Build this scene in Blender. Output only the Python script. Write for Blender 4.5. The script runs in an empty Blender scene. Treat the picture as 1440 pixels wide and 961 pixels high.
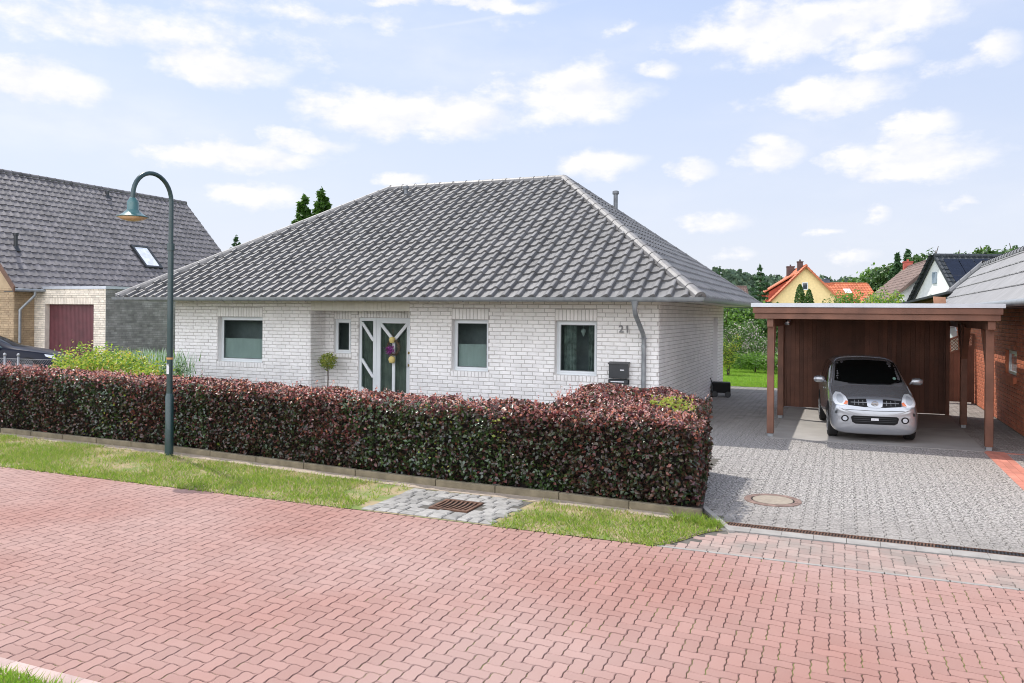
import bpy, bmesh, math, random
import numpy as np
from mathutils import Vector, Matrix, Euler
from mathutils.bvhtree import BVHTree
random.seed(7); rng = np.random.default_rng(7)
sc = bpy.context.scene; COL = sc.collection
R = math.radians
# ------------------------------------------------------------ camera
YAW = R(22.66); ROLL = .009; FPX = 1121.
CAM = Vector((3.38, -15.597, 2.21))
cd = bpy.data.cameras.new('camera'); cam = bpy.data.objects.new('camera', cd); COL.objects.link(cam); sc.camera = cam
cd.sensor_width = 36; cd.lens = FPX/1440*36; cd.shift_y = -38.7/1440; cd.clip_end = 3000; cd.clip_start = .1
cam.matrix_world = Matrix.Translation(CAM) @ Matrix.Rotation(YAW, 4, 'Z') @ Matrix.Rotation(R(90), 4, 'X') @ Matrix.Rotation(ROLL, 4, 'Z')
def at(x, y, d):
    """world point seen at photo pixel (x, y), d metres in front of the camera"""
    u, v = x-720., y-441.8
    a = (u*math.cos(ROLL)+v*math.sin(ROLL))/FPX; b = (-u*math.sin(ROLL)+v*math.cos(ROLL))/FPX
    c, s = math.cos(YAW), math.sin(YAW)
    return Vector((CAM.x + c*a*d - s*d, CAM.y + s*a*d + c*d, CAM.z - b*d))
# ------------------------------------------------------------ light
SAZ = math.atan2(-.58, .26); SEL = R(57.6)          # sun azimuth from +Y towards +X, elevation
sd = Vector((math.sin(SAZ)*math.cos(SEL), math.cos(SAZ)*math.cos(SEL), math.sin(SEL)))
sl = bpy.data.lights.new('sun', 'SUN'); sl.energy = 2.5; sl.angle = R(.6); sl.color = (1, .96, .9)
so = bpy.data.objects.new('sun', sl); COL.objects.link(so); so.rotation_euler = (-sd).to_track_quat('-Z', 'Y').to_euler()
sc.view_settings.view_transform = 'Standard'; sc.view_settings.look = 'None'; sc.view_settings.exposure = .65; sc.view_settings.gamma = 1
W = bpy.data.worlds.new('World'); sc.world = W; W.use_nodes = True
def world():
    nt = W.node_tree; N = nt.nodes; L = nt.links; N.clear()
    def n(t, **k):
        o = N.new(t)
        for a, b in k.items(): setattr(o, a, b)
        return o
    def m(op, a, b=None, c=None, clamp=False):
        o = n('ShaderNodeMath', operation=op, use_clamp=clamp)
        for i, v in enumerate((a, b, c)):
            if v is None: continue
            if isinstance(v, (int, float)): o.inputs[i].default_value = v
            else: L.new(v, o.inputs[i])
        return o.outputs[0]
    out = n('ShaderNodeOutputWorld'); bg = n('ShaderNodeBackground'); bg.inputs[1].default_value = .105; L.new(bg.outputs[0], out.inputs[0])
    sky = n('ShaderNodeTexSky', sky_type='NISHITA', sun_disc=False, sun_elevation=SEL, sun_rotation=SAZ)
    sky.air_density = 1.0; sky.dust_density = 2.0; sky.ozone_density = 1.5
    tc = n('ShaderNodeTexCoord'); sep = n('ShaderNodeSeparateXYZ'); L.new(tc.outputs['Generated'], sep.inputs[0])
    az = m('ARCTAN2', sep.outputs[0], sep.outputs[1]); el = m('ARCSINE', sep.outputs[2])
    # thin milky veil, stronger towards the horizon
    veil = m('MULTIPLY_ADD', el, -.45, .92, clamp=True)
    hz = m('MULTIPLY_ADD', el, 2.6, .0, clamp=True)
    vc = n('ShaderNodeMixRGB'); L.new(hz, vc.inputs[0]); vc.inputs[1].default_value = (5.25, 5.45, 6.0, 1); vc.inputs[2].default_value = (3.8, 4.55, 6.3, 1)
    mixv = n('ShaderNodeMixRGB'); L.new(veil, mixv.inputs[0]); L.new(sky.outputs[0], mixv.inputs[1]); L.new(vc.outputs[0], mixv.inputs[2])
    # fluffy edge noise in (azimuth, elevation)
    cb = n('ShaderNodeCombineXYZ'); L.new(az, cb.inputs[0]); L.new(el, cb.inputs[1])
    nz = n('ShaderNodeTexNoise'); nz.inputs['Scale'].default_value = 15; nz.inputs['Detail'].default_value = 9; nz.inputs['Roughness'].default_value = .6
    sc2 = n('ShaderNodeVectorMath', operation='MULTIPLY'); L.new(cb.outputs[0], sc2.inputs[0]); sc2.inputs[1].default_value = (1, 1.8, 1); L.new(sc2.outputs[0], nz.inputs['Vector'])
    nzw = n('ShaderNodeVectorMath', operation='MULTIPLY_ADD'); L.new(nz.outputs['Color'], nzw.inputs[0]); nzw.inputs[1].default_value = (.055, .04, 0); nzw.inputs[2].default_value = (-.0275, -.02, 0)
    pv = n('ShaderNodeVectorMath', operation='ADD'); L.new(cb.outputs[0], pv.inputs[0]); L.new(nzw.outputs[0], pv.inputs[1])
    cl = [(60,120,88,34,1),(305,92,100,26,1),(120,30,330,30,.45),(420,20,200,14,.4),(560,158,150,30,1),(640,168,75,34,1),(800,132,100,42,1),(920,97,36,12,.8),
          (330,218,130,22,1),(430,200,60,16,.9),(350,272,72,18,.95),(840,230,60,21,1),(975,242,32,15,.9),(1120,45,190,42,1.1),(1250,22,100,34,1),(1165,135,105,28,1),
          (1245,85,50,20,.85),(1395,68,42,22,.8),(1340,90,45,16,.6),(1080,218,52,24,1),(1195,218,50,18,.8),(1300,175,48,22,1),(1285,222,110,30,1),(1240,245,70,14,1),
          (1438,268,20,13,.9),(1003,310,48,14,.9),(1162,327,26,8,.7),(1236,300,16,9,.6),(1038,355,24,9,.7),(1205,358,34,10,.6),(1360,285,20,8,.5),(575,252,26,10,.7),(690,6,75,12,1),(560,2,40,9,.8),(880,40,24,8,.4),
          (60,-90,160,60,1),(700,-110,220,60,1),(1200,-120,160,40,1),(1640,160,120,50,1),(-200,150,140,60,1)]
    acc = None
    def azel(x, y):
        v = (at(x, y, 100.)-CAM).normalized(); return math.atan2(v.x, v.y), math.asin(v.z)
    for (x, y, rx, ry, s) in cl:
        a0, e0 = azel(x, y); a1, _ = azel(x+rx, y); _, e1 = azel(x, y-ry)
        mp = n('ShaderNodeMapping', vector_type='TEXTURE'); mp.inputs['Location'].default_value = (a0, e0, 0)
        mp.inputs['Scale'].default_value = (abs(a1-a0)*1.12, abs(e1-e0)*1.15, 1); L.new(pv.outputs[0], mp.inputs['Vector'])
        ln = n('ShaderNodeVectorMath', operation='LENGTH'); L.new(mp.outputs[0], ln.inputs[0])
        v = m('MULTIPLY_ADD', ln.outputs['Value'], -s, s)
        acc = v if acc is None else m('MAXIMUM', acc, v)
    # contrail
    a0, e0 = azel(650, 32); a1, e1 = azel(830, -2)
    mp = n('ShaderNodeMapping', vector_type='TEXTURE'); mp.inputs['Location'].default_value = (a0, e0, 0)
    mp.inputs['Rotation'].default_value = (0, 0, math.atan2(e1-e0, a1-a0)); mp.inputs['Scale'].default_value = (.17, .0045, 1)
    L.new(cb.outputs[0], mp.inputs['Vector'])
    ln = n('ShaderNodeVectorMath', operation='LENGTH'); L.new(mp.outputs[0], ln.inputs[0]); tr = m('MULTIPLY_ADD', ln.outputs['Value'], -.35, .35, clamp=True)
    dens = m('ADD', m('MAXIMUM', acc, -.6), m('MULTIPLY_ADD', nz.outputs['Fac'], 1.9, -1.0))
    r = n('ShaderNodeMapRange', interpolation_type='SMOOTHSTEP'); L.new(dens, r.inputs[0]); r.inputs[1].default_value = -.24; r.inputs[2].default_value = .58; r.inputs[4].default_value = .97
    # high wisps everywhere
    nw = n('ShaderNodeTexNoise'); nw.inputs['Scale'].default_value = 2.6; nw.inputs['Detail'].default_value = 7
    mw = n('ShaderNodeVectorMath', operation='MULTIPLY'); L.new(cb.outputs[0], mw.inputs[0]); mw.inputs[1].default_value = (1, 3.2, 1); L.new(mw.outputs[0], nw.inputs['Vector'])
    wr = n('ShaderNodeMapRange', interpolation_type='SMOOTHSTEP'); L.new(nw.outputs['Fac'], wr.inputs[0]); wr.inputs[1].default_value = .40; wr.inputs[2].default_value = .85; wr.inputs[4].default_value = .45
    # unseen bright clouds added behind the camera to light the shaded facade
    rear = m('MULTIPLY_ADD', sep.outputs[1], -1.6, -.25, clamp=True); rear_fill = m('MULTIPLY', rear, m('MULTIPLY_ADD', nw.outputs['Fac'], 2.2, -.25, clamp=True))
    mask = m('MAXIMUM', m('MAXIMUM', m('MAXIMUM', r.outputs[0], wr.outputs[0]), tr), rear_fill)
    # cloud body: a little greyer low down in dense parts
    nz2 = n('ShaderNodeTexNoise'); nz2.inputs['Scale'].default_value = 15; nz2.inputs['Detail'].default_value = 5; nz2.inputs['Roughness'].default_value = .5
    sh_ = n('ShaderNodeVectorMath', operation='ADD'); L.new(sc2.outputs[0], sh_.inputs[0]); sh_.inputs[1].default_value = (-.012, .028, 0); L.new(sh_.outputs[0], nz2.inputs['Vector'])
    shade = m('MULTIPLY_ADD', m('SUBTRACT', nz.outputs['Fac'], nz2.outputs['Fac']), 3.2, .62, clamp=True)
    cr = n('ShaderNodeMixRGB'); L.new(shade, cr.inputs[0]); cr.inputs[1].default_value = (5.45, 5.6, 6.1, 1); cr.inputs[2].default_value = (6.5, 6.4, 6.5, 1)
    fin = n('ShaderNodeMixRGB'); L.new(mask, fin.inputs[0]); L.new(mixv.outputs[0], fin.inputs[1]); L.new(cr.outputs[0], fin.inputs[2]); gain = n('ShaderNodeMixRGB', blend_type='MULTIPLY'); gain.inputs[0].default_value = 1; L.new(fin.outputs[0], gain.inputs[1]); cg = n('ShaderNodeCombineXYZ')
    gv = m('MULTIPLY_ADD', rear_fill, 2.3, 1.0)  # added rear clouds brightened further as fill light
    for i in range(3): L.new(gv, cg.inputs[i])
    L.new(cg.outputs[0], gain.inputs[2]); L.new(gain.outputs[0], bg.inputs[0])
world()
# ------------------------------------------------------------ materials
def mat(name, col, rough=.6, var=.12, scale=4., bump=0., bscale=60., metal=0., island=0., spec=.5, coat=0., col2=None, trans=0., c2pos=(.45, .65), detail=6):
    m = bpy.data.materials.new(name); m.use_nodes = True; nt = m.node_tree; N = nt.nodes; L = nt.links
    b = N['Principled BSDF']; b.inputs['Roughness'].default_value = rough; b.inputs['Metallic'].default_value = metal
    b.inputs['Specular IOR Level'].default_value = spec; b.inputs['Coat Weight'].default_value = coat
    tc = N.new('ShaderNodeTexCoord'); nz = N.new('ShaderNodeTexNoise'); nz.inputs['Scale'].default_value = scale; nz.inputs['Detail'].default_value = detail
    L.new(tc.outputs['Object'], nz.inputs['Vector'])
    c2 = col2 or tuple(c*(1-2.2*var) for c in col); c1 = col if col2 else tuple(min(1, c*(1+var)) for c in col)
    rp = N.new('ShaderNodeValToRGB'); rp.color_ramp.elements[0].color = (*c2, 1); rp.color_ramp.elements[1].color = (*c1, 1)
    rp.color_ramp.elements[0].position, rp.color_ramp.elements[1].position = c2pos if col2 else (.25, .7)
    L.new(nz.outputs['Fac'], rp.inputs[0]); cur = rp.outputs[0]
    if island:
        g = N.new('ShaderNodeNewGeometry'); hs = N.new('ShaderNodeHueSaturation')
        mr = N.new('ShaderNodeMapRange'); L.new(g.outputs['Random Per Island'], mr.inputs[0]); mr.inputs[3].default_value = 1-island; mr.inputs[4].default_value = 1+island
        L.new(mr.outputs[0], hs.inputs['Value']); L.new(cur, hs.inputs['Color']); cur = hs.outputs[0]
    L.new(cur, b.inputs['Base Color'])
    if bump:
        n2 = N.new('ShaderNodeTexNoise'); n2.inputs['Scale'].default_value = bscale; n2.inputs['Detail'].default_value = 8; L.new(tc.outputs['Object'], n2.inputs['Vector'])
        bp = N.new('ShaderNodeBump'); bp.inputs['Strength'].default_value = bump; bp.inputs['Distance'].default_value = .02; L.new(n2.outputs['Fac'], bp.inputs['Height']); L.new(bp.outputs[0], b.inputs['Normal'])
    if trans:
        tr = N.new('ShaderNodeBsdfTranslucent'); L.new(cur, tr.inputs[0]); mx = N.new('ShaderNodeMixShader'); mx.inputs[0].default_value = trans
        L.new(b.outputs[0], mx.inputs[1]); L.new(tr.outputs[0], mx.inputs[2]); L.new(mx.outputs[0], N['Material Output'].inputs[0])
    return m
def leafmat(name, cols, rough=.4, spec=.5, trans=.3):
    m = bpy.data.materials.new(name); m.use_nodes = True; nt = m.node_tree; N = nt.nodes; L = nt.links; b = N['Principled BSDF']
    b.inputs['Roughness'].default_value = rough; b.inputs['Specular IOR Level'].default_value = spec
    g = N.new('ShaderNodeNewGeometry'); rp = N.new('ShaderNodeValToRGB'); e = rp.color_ramp.elements
    while len(e) < len(cols): e.new(.5)
    for i, c in enumerate(cols): e[i].position = i/(len(cols)-1); e[i].color = (*c, 1)
    L.new(g.outputs['Random Per Island'], rp.inputs[0]); L.new(rp.outputs[0], b.inputs['Base Color'])
    if trans:
        tr = N.new('ShaderNodeBsdfTranslucent'); hs = N.new('ShaderNodeHueSaturation'); hs.inputs['Value'].default_value = 1.6; L.new(rp.outputs[0], hs.inputs['Color'])
        L.new(hs.outputs[0], tr.inputs[0]); mx = N.new('ShaderNodeMixShader'); mx.inputs[0].default_value = trans
        L.new(b.outputs[0], mx.inputs[1]); L.new(tr.outputs[0], mx.inputs[2]); L.new(mx.outputs[0], N['Material Output'].inputs[0])
    return m
def glassmat(name, tint=(.02, .03, .03), refl=1.5, see=.5):
    m = bpy.data.materials.new(name); m.use_nodes = True; nt = m.node_tree; N = nt.nodes; L = nt.links; b = N['Principled BSDF']
    b.inputs['Base Color'].default_value = (*tint, 1); b.inputs['Roughness'].default_value = .03; b.inputs['IOR'].default_value = refl
    tr = N.new('ShaderNodeBsdfTransparent'); tr.inputs[0].default_value = (.75, .8, .78, 1); mx = N.new('ShaderNodeMixShader'); mx.inputs[0].default_value = see
    L.new(b.outputs[0], mx.inputs[1]); L.new(tr.outputs[0], mx.inputs[2]); L.new(mx.outputs[0], N['Material Output'].inputs[0])
    return m
M = {}
M['paver_red'] = mat('red_paver', (.385, .255, .222), .9, scale=.35, island=.065, bump=.4, bscale=110, col2=(.335, .178, .145), c2pos=(.35, .65), spec=.3)
M['paver_dusty'] = mat('dusty_red_paver', (.36, .25, .215), .9, scale=2.2, island=.13, bump=.3, col2=(.28, .23, .20), c2pos=(.35, .62))
M['joint'] = mat('paver_joint', (.14, .15, .04), .95, scale=2.2, col2=(.07, .035, .028), c2pos=(.50, .62))
M['joint_grey'] = mat('grey_paver_joint', (.11, .10, .085), .95, scale=5, var=.2)
M['concrete'] = mat('pale_concrete', (.32, .30, .275), .85, scale=6, var=.12, bump=.3, bscale=80)
M['slab'] = mat('slab_concrete', (.33, .31, .285), .85, scale=2, var=.08, bump=.2, bscale=120)
M['kerb'] = mat('mossy_kerb', (.20, .165, .105), .9, scale=6, var=.18, bump=.5, bscale=60)
M['sand'] = mat('sandy_soil', (.42, .34, .26), .95, scale=9, var=.15, bump=.6, bscale=80)
M['soil'] = mat('dark_soil', (.06, .045, .035), .95, scale=9, bump=.5)
M['verge'] = mat('verge_soil', (.36, .28, .16), .95, scale=3.2, col2=(.16, .21, .05), c2pos=(.38, .58), bump=.6, bscale=70)
M['lawn'] = mat('lawn_base', (.17, .30, .035), .9, scale=1.5, col2=(.12, .24, .025), c2pos=(.35, .65), bump=.8, bscale=60)
M['field'] = mat('ground_field', (.10, .14, .05), .95, scale=.3, var=.2)
M['cobble'] = mat('granite_cobble', (.31, .295, .27), .8, scale=14, island=.22, bump=.5, bscale=60)
M['white_brick'] = mat('white_painted_brick', (.83, .81, .785), .65, scale=3, var=.04, bump=.55, bscale=55, island=.05)
M['white_joint'] = mat('white_painted_joint', (.46, .44, .41), .8, scale=20, var=.1)
M['cream_brick'] = mat('cream_brick', (.78, .70, .58), .75, scale=5, var=.08, bump=.4, island=.14)
M['cream_joint'] = mat('cream_joint', (.36, .33, .28), .9)
M['green_brick'] = mat('shaded_side_brick', (.29, .275, .25), .8, scale=3, var=.2, bump=.4, island=.2)  # side wall's shade put into a darker brick colour
M['green_joint'] = mat('shaded_side_joint', (.19, .18, .165), .9)  # joint darkened along with the shaded brick
M['tan_brick'] = mat('tan_brick', (.42, .31, .19), .8, scale=3, var=.1, bump=.4, island=.15)
M['tan_joint'] = mat('tan_joint', (.27, .19, .11), .9)
M['red_brick'] = mat('orange_red_brick', (.50, .155, .075), .75, scale=4, var=.12, bump=.4, island=.14)
M['red_joint'] = mat('pink_joint', (.42, .24, .17), .9)
M['tile'] = mat('grey_roof_tile', (.142, .139, .138), .5, scale=2.5, var=.16, bump=.3, bscale=70, island=.14, spec=.5)
M['tile_nb'] = mat('neighbour_roof_tile', (.155, .142, .145), .55, scale=2, var=.16, island=.2, bump=.2, spec=.6)
M['tile_metal'] = mat('ribbed_roof_tile', (.20, .20, .205), .55, scale=2, var=.1, island=.06, spec=.6)
M['ridge'] = mat('ridge_tile', (.19, .182, .175), .5, scale=5, var=.15, bump=.2, spec=.6)
M['orange_tile'] = mat('orange_tile', (.55, .16, .07), .7, scale=1.2, var=.12, island=.15)
M['brown_tile'] = mat('brown_tile', (.17, .11, .09), .7, scale=1.5, var=.15, island=.15)
M['dark_tile'] = mat('anthracite_tile', (.035, .04, .045), .5, island=.1)
M['solar'] = mat('solar_panel', (.012, .016, .03), .25, var=.1, spec=.4)
M['zinc'] = mat('zinc_gutter', (.30, .32, .33), .45, scale=8, var=.12, metal=.4)
M['zinc_dark'] = mat('dark_zinc_pipe', (.17, .18, .19), .45, scale=8, var=.12, metal=.3)
M['alu'] = mat('pale_metal_trim', (.55, .57, .60), .4, scale=5, var=.06, metal=.3)
M['pvc'] = mat('white_pvc', (.66, .69, .70), .35, var=.02)
M['seal'] = mat('grey_seal', (.12, .14, .14), .5)
M['soffit'] = mat('cream_soffit', (.70, .68, .60), .6, var=.05)
M['room'] = mat('dark_room', (.42, .42, .46), .9)
M['curtain'] = mat('grey_green_screen', (.78, .84, .84), .8, scale=2, var=.05)
M['net'] = mat('net_curtain', (.42, .46, .45), .9, scale=9, var=.3)
M['glass'] = glassmat('window_glass', see=.9)
M['carglass'] = glassmat('car_glass', (.004, .005, .005), refl=1.25, see=.0)
M['wood'] = mat('brown_stained_wood', (.165, .073, .044), .6, scale=3, var=.2, bump=.2, island=.12)
M['board'] = mat('dark_stained_board', (.17, .070, .040), .6, scale=3, var=.12, bump=.2, island=.25)
M['underside'] = mat('carport_ceiling', (.12, .065, .045), .8, island=.15)
M['maroon'] = mat('maroon_door', (.115, .030, .036), .5, scale=3, var=.15)
M['lamp_green'] = mat('dark_green_lamp_paint', (.020, .050, .052), .32, scale=6, var=.1, coat=.3)
M['lamp_shade'] = mat('teal_lamp_shade', (.05, .14, .14), .3, scale=6, var=.1, coat=.4)
M['lamp_glass'] = mat('amber_lamp_glass', (.52, .36, .22), .25, var=.2)
M['anthracite'] = mat('anthracite_metal', (.03, .033, .036), .4, var=.1)
M['white'] = mat('white_paint', (.8, .8, .8), .5, var=.03)
M['paper'] = mat('weathered_sticker', (.68, .68, .70), .6, var=.1, scale=40)
M['iron'] = mat('rusty_iron', (.16, .085, .055), .7, scale=9, var=.3, bump=.3, metal=.3)
M['black'] = mat('black_plastic', (.008, .008, .009), .55, spec=.2)
M['void'] = mat('dark_hollow', (.01, .009, .008), .95)
M['grille_dark'] = mat('black_steel_grate', (.035, .035, .04), .5, metal=.4)
M['brass'] = mat('brass_handle', (.55, .40, .14), .3, metal=.9)
M['silver'] = mat('silver_car_paint', (.36, .375, .40), .25, var=.02, metal=.6, coat=.8, scale=1)
M['navy'] = mat('black_car_paint', (.004, .006, .018), .3, metal=.0, spec=.25, coat=.06, scale=1)
M['tyre'] = mat('tyre_rubber', (.018, .018, .018), .85)
M['rim'] = mat('wheel_rim', (.42, .43, .44), .35, metal=.7)
M['chrome'] = mat('chrome_trim', (.62, .64, .66), .15, metal=.95, var=.02)
M['headlamp'] = mat('headlamp_lens', (.78, .80, .82), .12, coat=1., scale=2, var=.03, metal=.0)
M['lamp_core'] = mat('lamp_reflector', (.50, .53, .56), .1, coat=1., scale=1, var=.02)
M['alu_dark'] = mat('grey_trim', (.22, .23, .24), .4)
M['indicator'] = mat('orange_indicator', (.75, .18, .05), .2, coat=1.)
M['red_lens'] = mat('red_lens', (.4, .01, .01), .2, coat=1.)
M['yellow_wall'] = mat('yellow_render', (.88, .68, .34), .85, var=.05)
M['white_wall'] = mat('white_render', (.80, .80, .78), .85, var=.03)
M['grey_blue'] = mat('blue_grey_shutter', (.28, .34, .40), .6, var=.05)
M['dark_window'] = glassmat('far_window_glass', (.05, .06, .07), see=.0)
M['chimney'] = mat('chimney_brick', (.10, .06, .055), .8)
M['redchimney'] = mat('red_chimney_brick', (.45, .10, .07), .8)
M['redwall'] = mat('red_dormer_wall', (.45, .09, .05), .8)
M['bark'] = mat('bark', (.10, .07, .05), .9, scale=12, var=.3, bump=.6)
M['terracotta'] = mat('terracotta_panel', (.58, .30, .18), .8)
M['wire'] = mat('galvanised_wire', (.42, .42, .42), .5, metal=.6)
M['yellow_deco'] = mat('yellow_straw', (.75, .60, .22), .8)
M['purple'] = leafmat('purple_flowers', [(.20, .02, .16), (.40, .08, .38), (.12, .03, .10)], .6)
M['dried'] = leafmat('dried_twigs', [(.10, .07, .05), (.22, .16, .10)], .8, trans=0)
M['beech'] = leafmat('copper_beech_leaf', [(.022, .026, .012), (.045, .018, .018), (.026, .050, .016), (.060, .028, .022), (.018, .030, .014), (.045, .070, .020), (.100, .042, .030), (.036, .014, .014)], .32, .55, .18)
M['beech_red'] = leafmat('copper_beech_red_leaf', [(.07, .020, .028), (.17, .045, .045), (.10, .055, .028), (.28, .09, .06), (.08, .028, .038)], .36, .7, .3)
M['beech_green'] = leafmat('green_beech_leaf', [(.020, .045, .012), (.035, .075, .018), (.06, .10, .02), (.018, .030, .012), (.045, .03, .02)], .3, .9, .12)
M['shoot'] = leafmat('young_beech_shoot', [(.36, .15, .15), (.60, .36, .34), (.60, .24, .12), (.36, .08, .10), (.52, .36, .26), (.62, .42, .42)], .35, .7, .45)
M['shoot_green'] = leafmat('young_green_leaf', [(.38, .42, .06), (.26, .34, .05), (.50, .46, .12)], .4, .5, .4)
M['grass'] = leafmat('grass_blade', [(.17, .28, .03), (.27, .37, .05), (.12, .20, .03), (.36, .38, .08)], .6, .3, .35)
M['drygrass'] = leafmat('dry_grass_blade', [(.46, .38, .20), (.34, .30, .13), (.52, .44, .26), (.22, .24, .08)], .7, .3, .3)
M['lawnblade'] = leafmat('lawn_blade', [(.20, .36, .03), (.28, .44, .05), (.16, .30, .03)], .6, .3, .4)
M['leaf'] = leafmat('green_leaf', [(.045, .10, .018), (.08, .17, .025), (.03, .07, .015), (.11, .21, .03)], .45, .5, .35)
M['leaf_bright'] = leafmat('bright_green_leaf', [(.09, .20, .02), (.15, .29, .03), (.06, .14, .02), (.20, .33, .05)], .45, .5, .4)
M['leaf_dark'] = leafmat('dark_green_leaf', [(.035, .08, .022), (.055, .115, .028), (.075, .14, .035)], .45, .5, .25)
M['leaf_yellow'] = leafmat('yellow_green_leaf', [(.42, .50, .05), (.28, .42, .04), (.50, .48, .08), (.18, .32, .03), (.55, .36, .08)], .45, .5, .4)
M['leaf_silver'] = leafmat('silvery_leaf', [(.34, .42, .32), (.46, .54, .46), (.22, .32, .20)], .5, .4, .3)
M['blossom'] = leafmat('pale_blossom', [(.50, .36, .40), (.55, .50, .44), (.36, .30, .32), (.14, .24, .06), (.10, .20, .04)], .6, .3, .3)
M['needle'] = leafmat('conifer_needles', [(.030, .075, .030), (.050, .11, .040), (.075, .15, .055)], .6, .3, .15)
M['needle_far'] = leafmat('hazed_forest_needles', [(.09, .14, .095), (.12, .18, .11), (.07, .11, .08), (.15, .20, .11)], .85, .2, .1)  # needles lightened to carry distance haze in their colour
M['ball'] = leafmat('box_leaf', [(.13, .22, .03), (.30, .34, .04), (.08, .15, .02), (.42, .38, .06)], .45, .5, .3)
def boardmat(): pass
# speckled grey driveway paver (lichen dots)
def speckle():
    m = mat('speckled_grey_paver', (.265, .243, .22), .85, scale=2.5, island=.10, bump=.35, bscale=70); nt = m.node_tree; N = nt.nodes; L = nt.links; b = N['Principled BSDF']
    src = b.inputs['Base Color'].links[0].from_socket
    tc = N.new('ShaderNodeTexCoord'); vo = N.new('ShaderNodeTexVoronoi'); vo.inputs['Scale'].default_value = 24; L.new(tc.outputs['Object'], vo.inputs['Vector'])
    n1 = N.new('ShaderNodeTexNoise'); n1.inputs['Scale'].default_value = 34; n1.inputs['Detail'].default_value = 5; n1.inputs['Roughness'].default_value = .75; L.new(tc.outputs['Object'], n1.inputs['Vector'])
    rp = N.new('ShaderNodeValToRGB'); e = rp.color_ramp.elements; e[0].position = .44; e[0].color = (.07, .065, .06, 1); e[1].position = .56; e[1].color = (.53, .50, .465, 1); L.new(n1.outputs['Fac'], rp.inputs[0])
    # lichen only away from the drain
    sp = N.new('ShaderNodeSeparateXYZ'); L.new(tc.outputs['Object'], sp.inputs[0]); mr = N.new('ShaderNodeMapRange'); L.new(sp.outputs[1], mr.inputs[0])
    mr.inputs[1].default_value = -6.7; mr.inputs[2].default_value = -5.2; mr.inputs[3].default_value = .25; mr.inputs[4].default_value = .85
    m2 = N.new('ShaderNodeMapRange'); L.new(sp.outputs[1], m2.inputs[0]); m2.inputs[1].default_value = -1.5; m2.inputs[2].default_value = 2.0; m2.inputs[3].default_value = 1; m2.inputs[4].default_value = .25
    mm = N.new('ShaderNodeMath'); mm.operation = 'MULTIPLY'; L.new(mr.outputs[0], mm.inputs[0]); L.new(m2.outputs[0], mm.inputs[1])
    mx = N.new('ShaderNodeMixRGB'); L.new(mm.outputs[0], mx.inputs[0]); L.new(src, mx.inputs[1]); L.new(rp.outputs[0], mx.inputs[2]); L.new(mx.outputs[0], b.inputs['Base Color'])
    return m
M['paver_grey'] = speckle()
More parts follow.
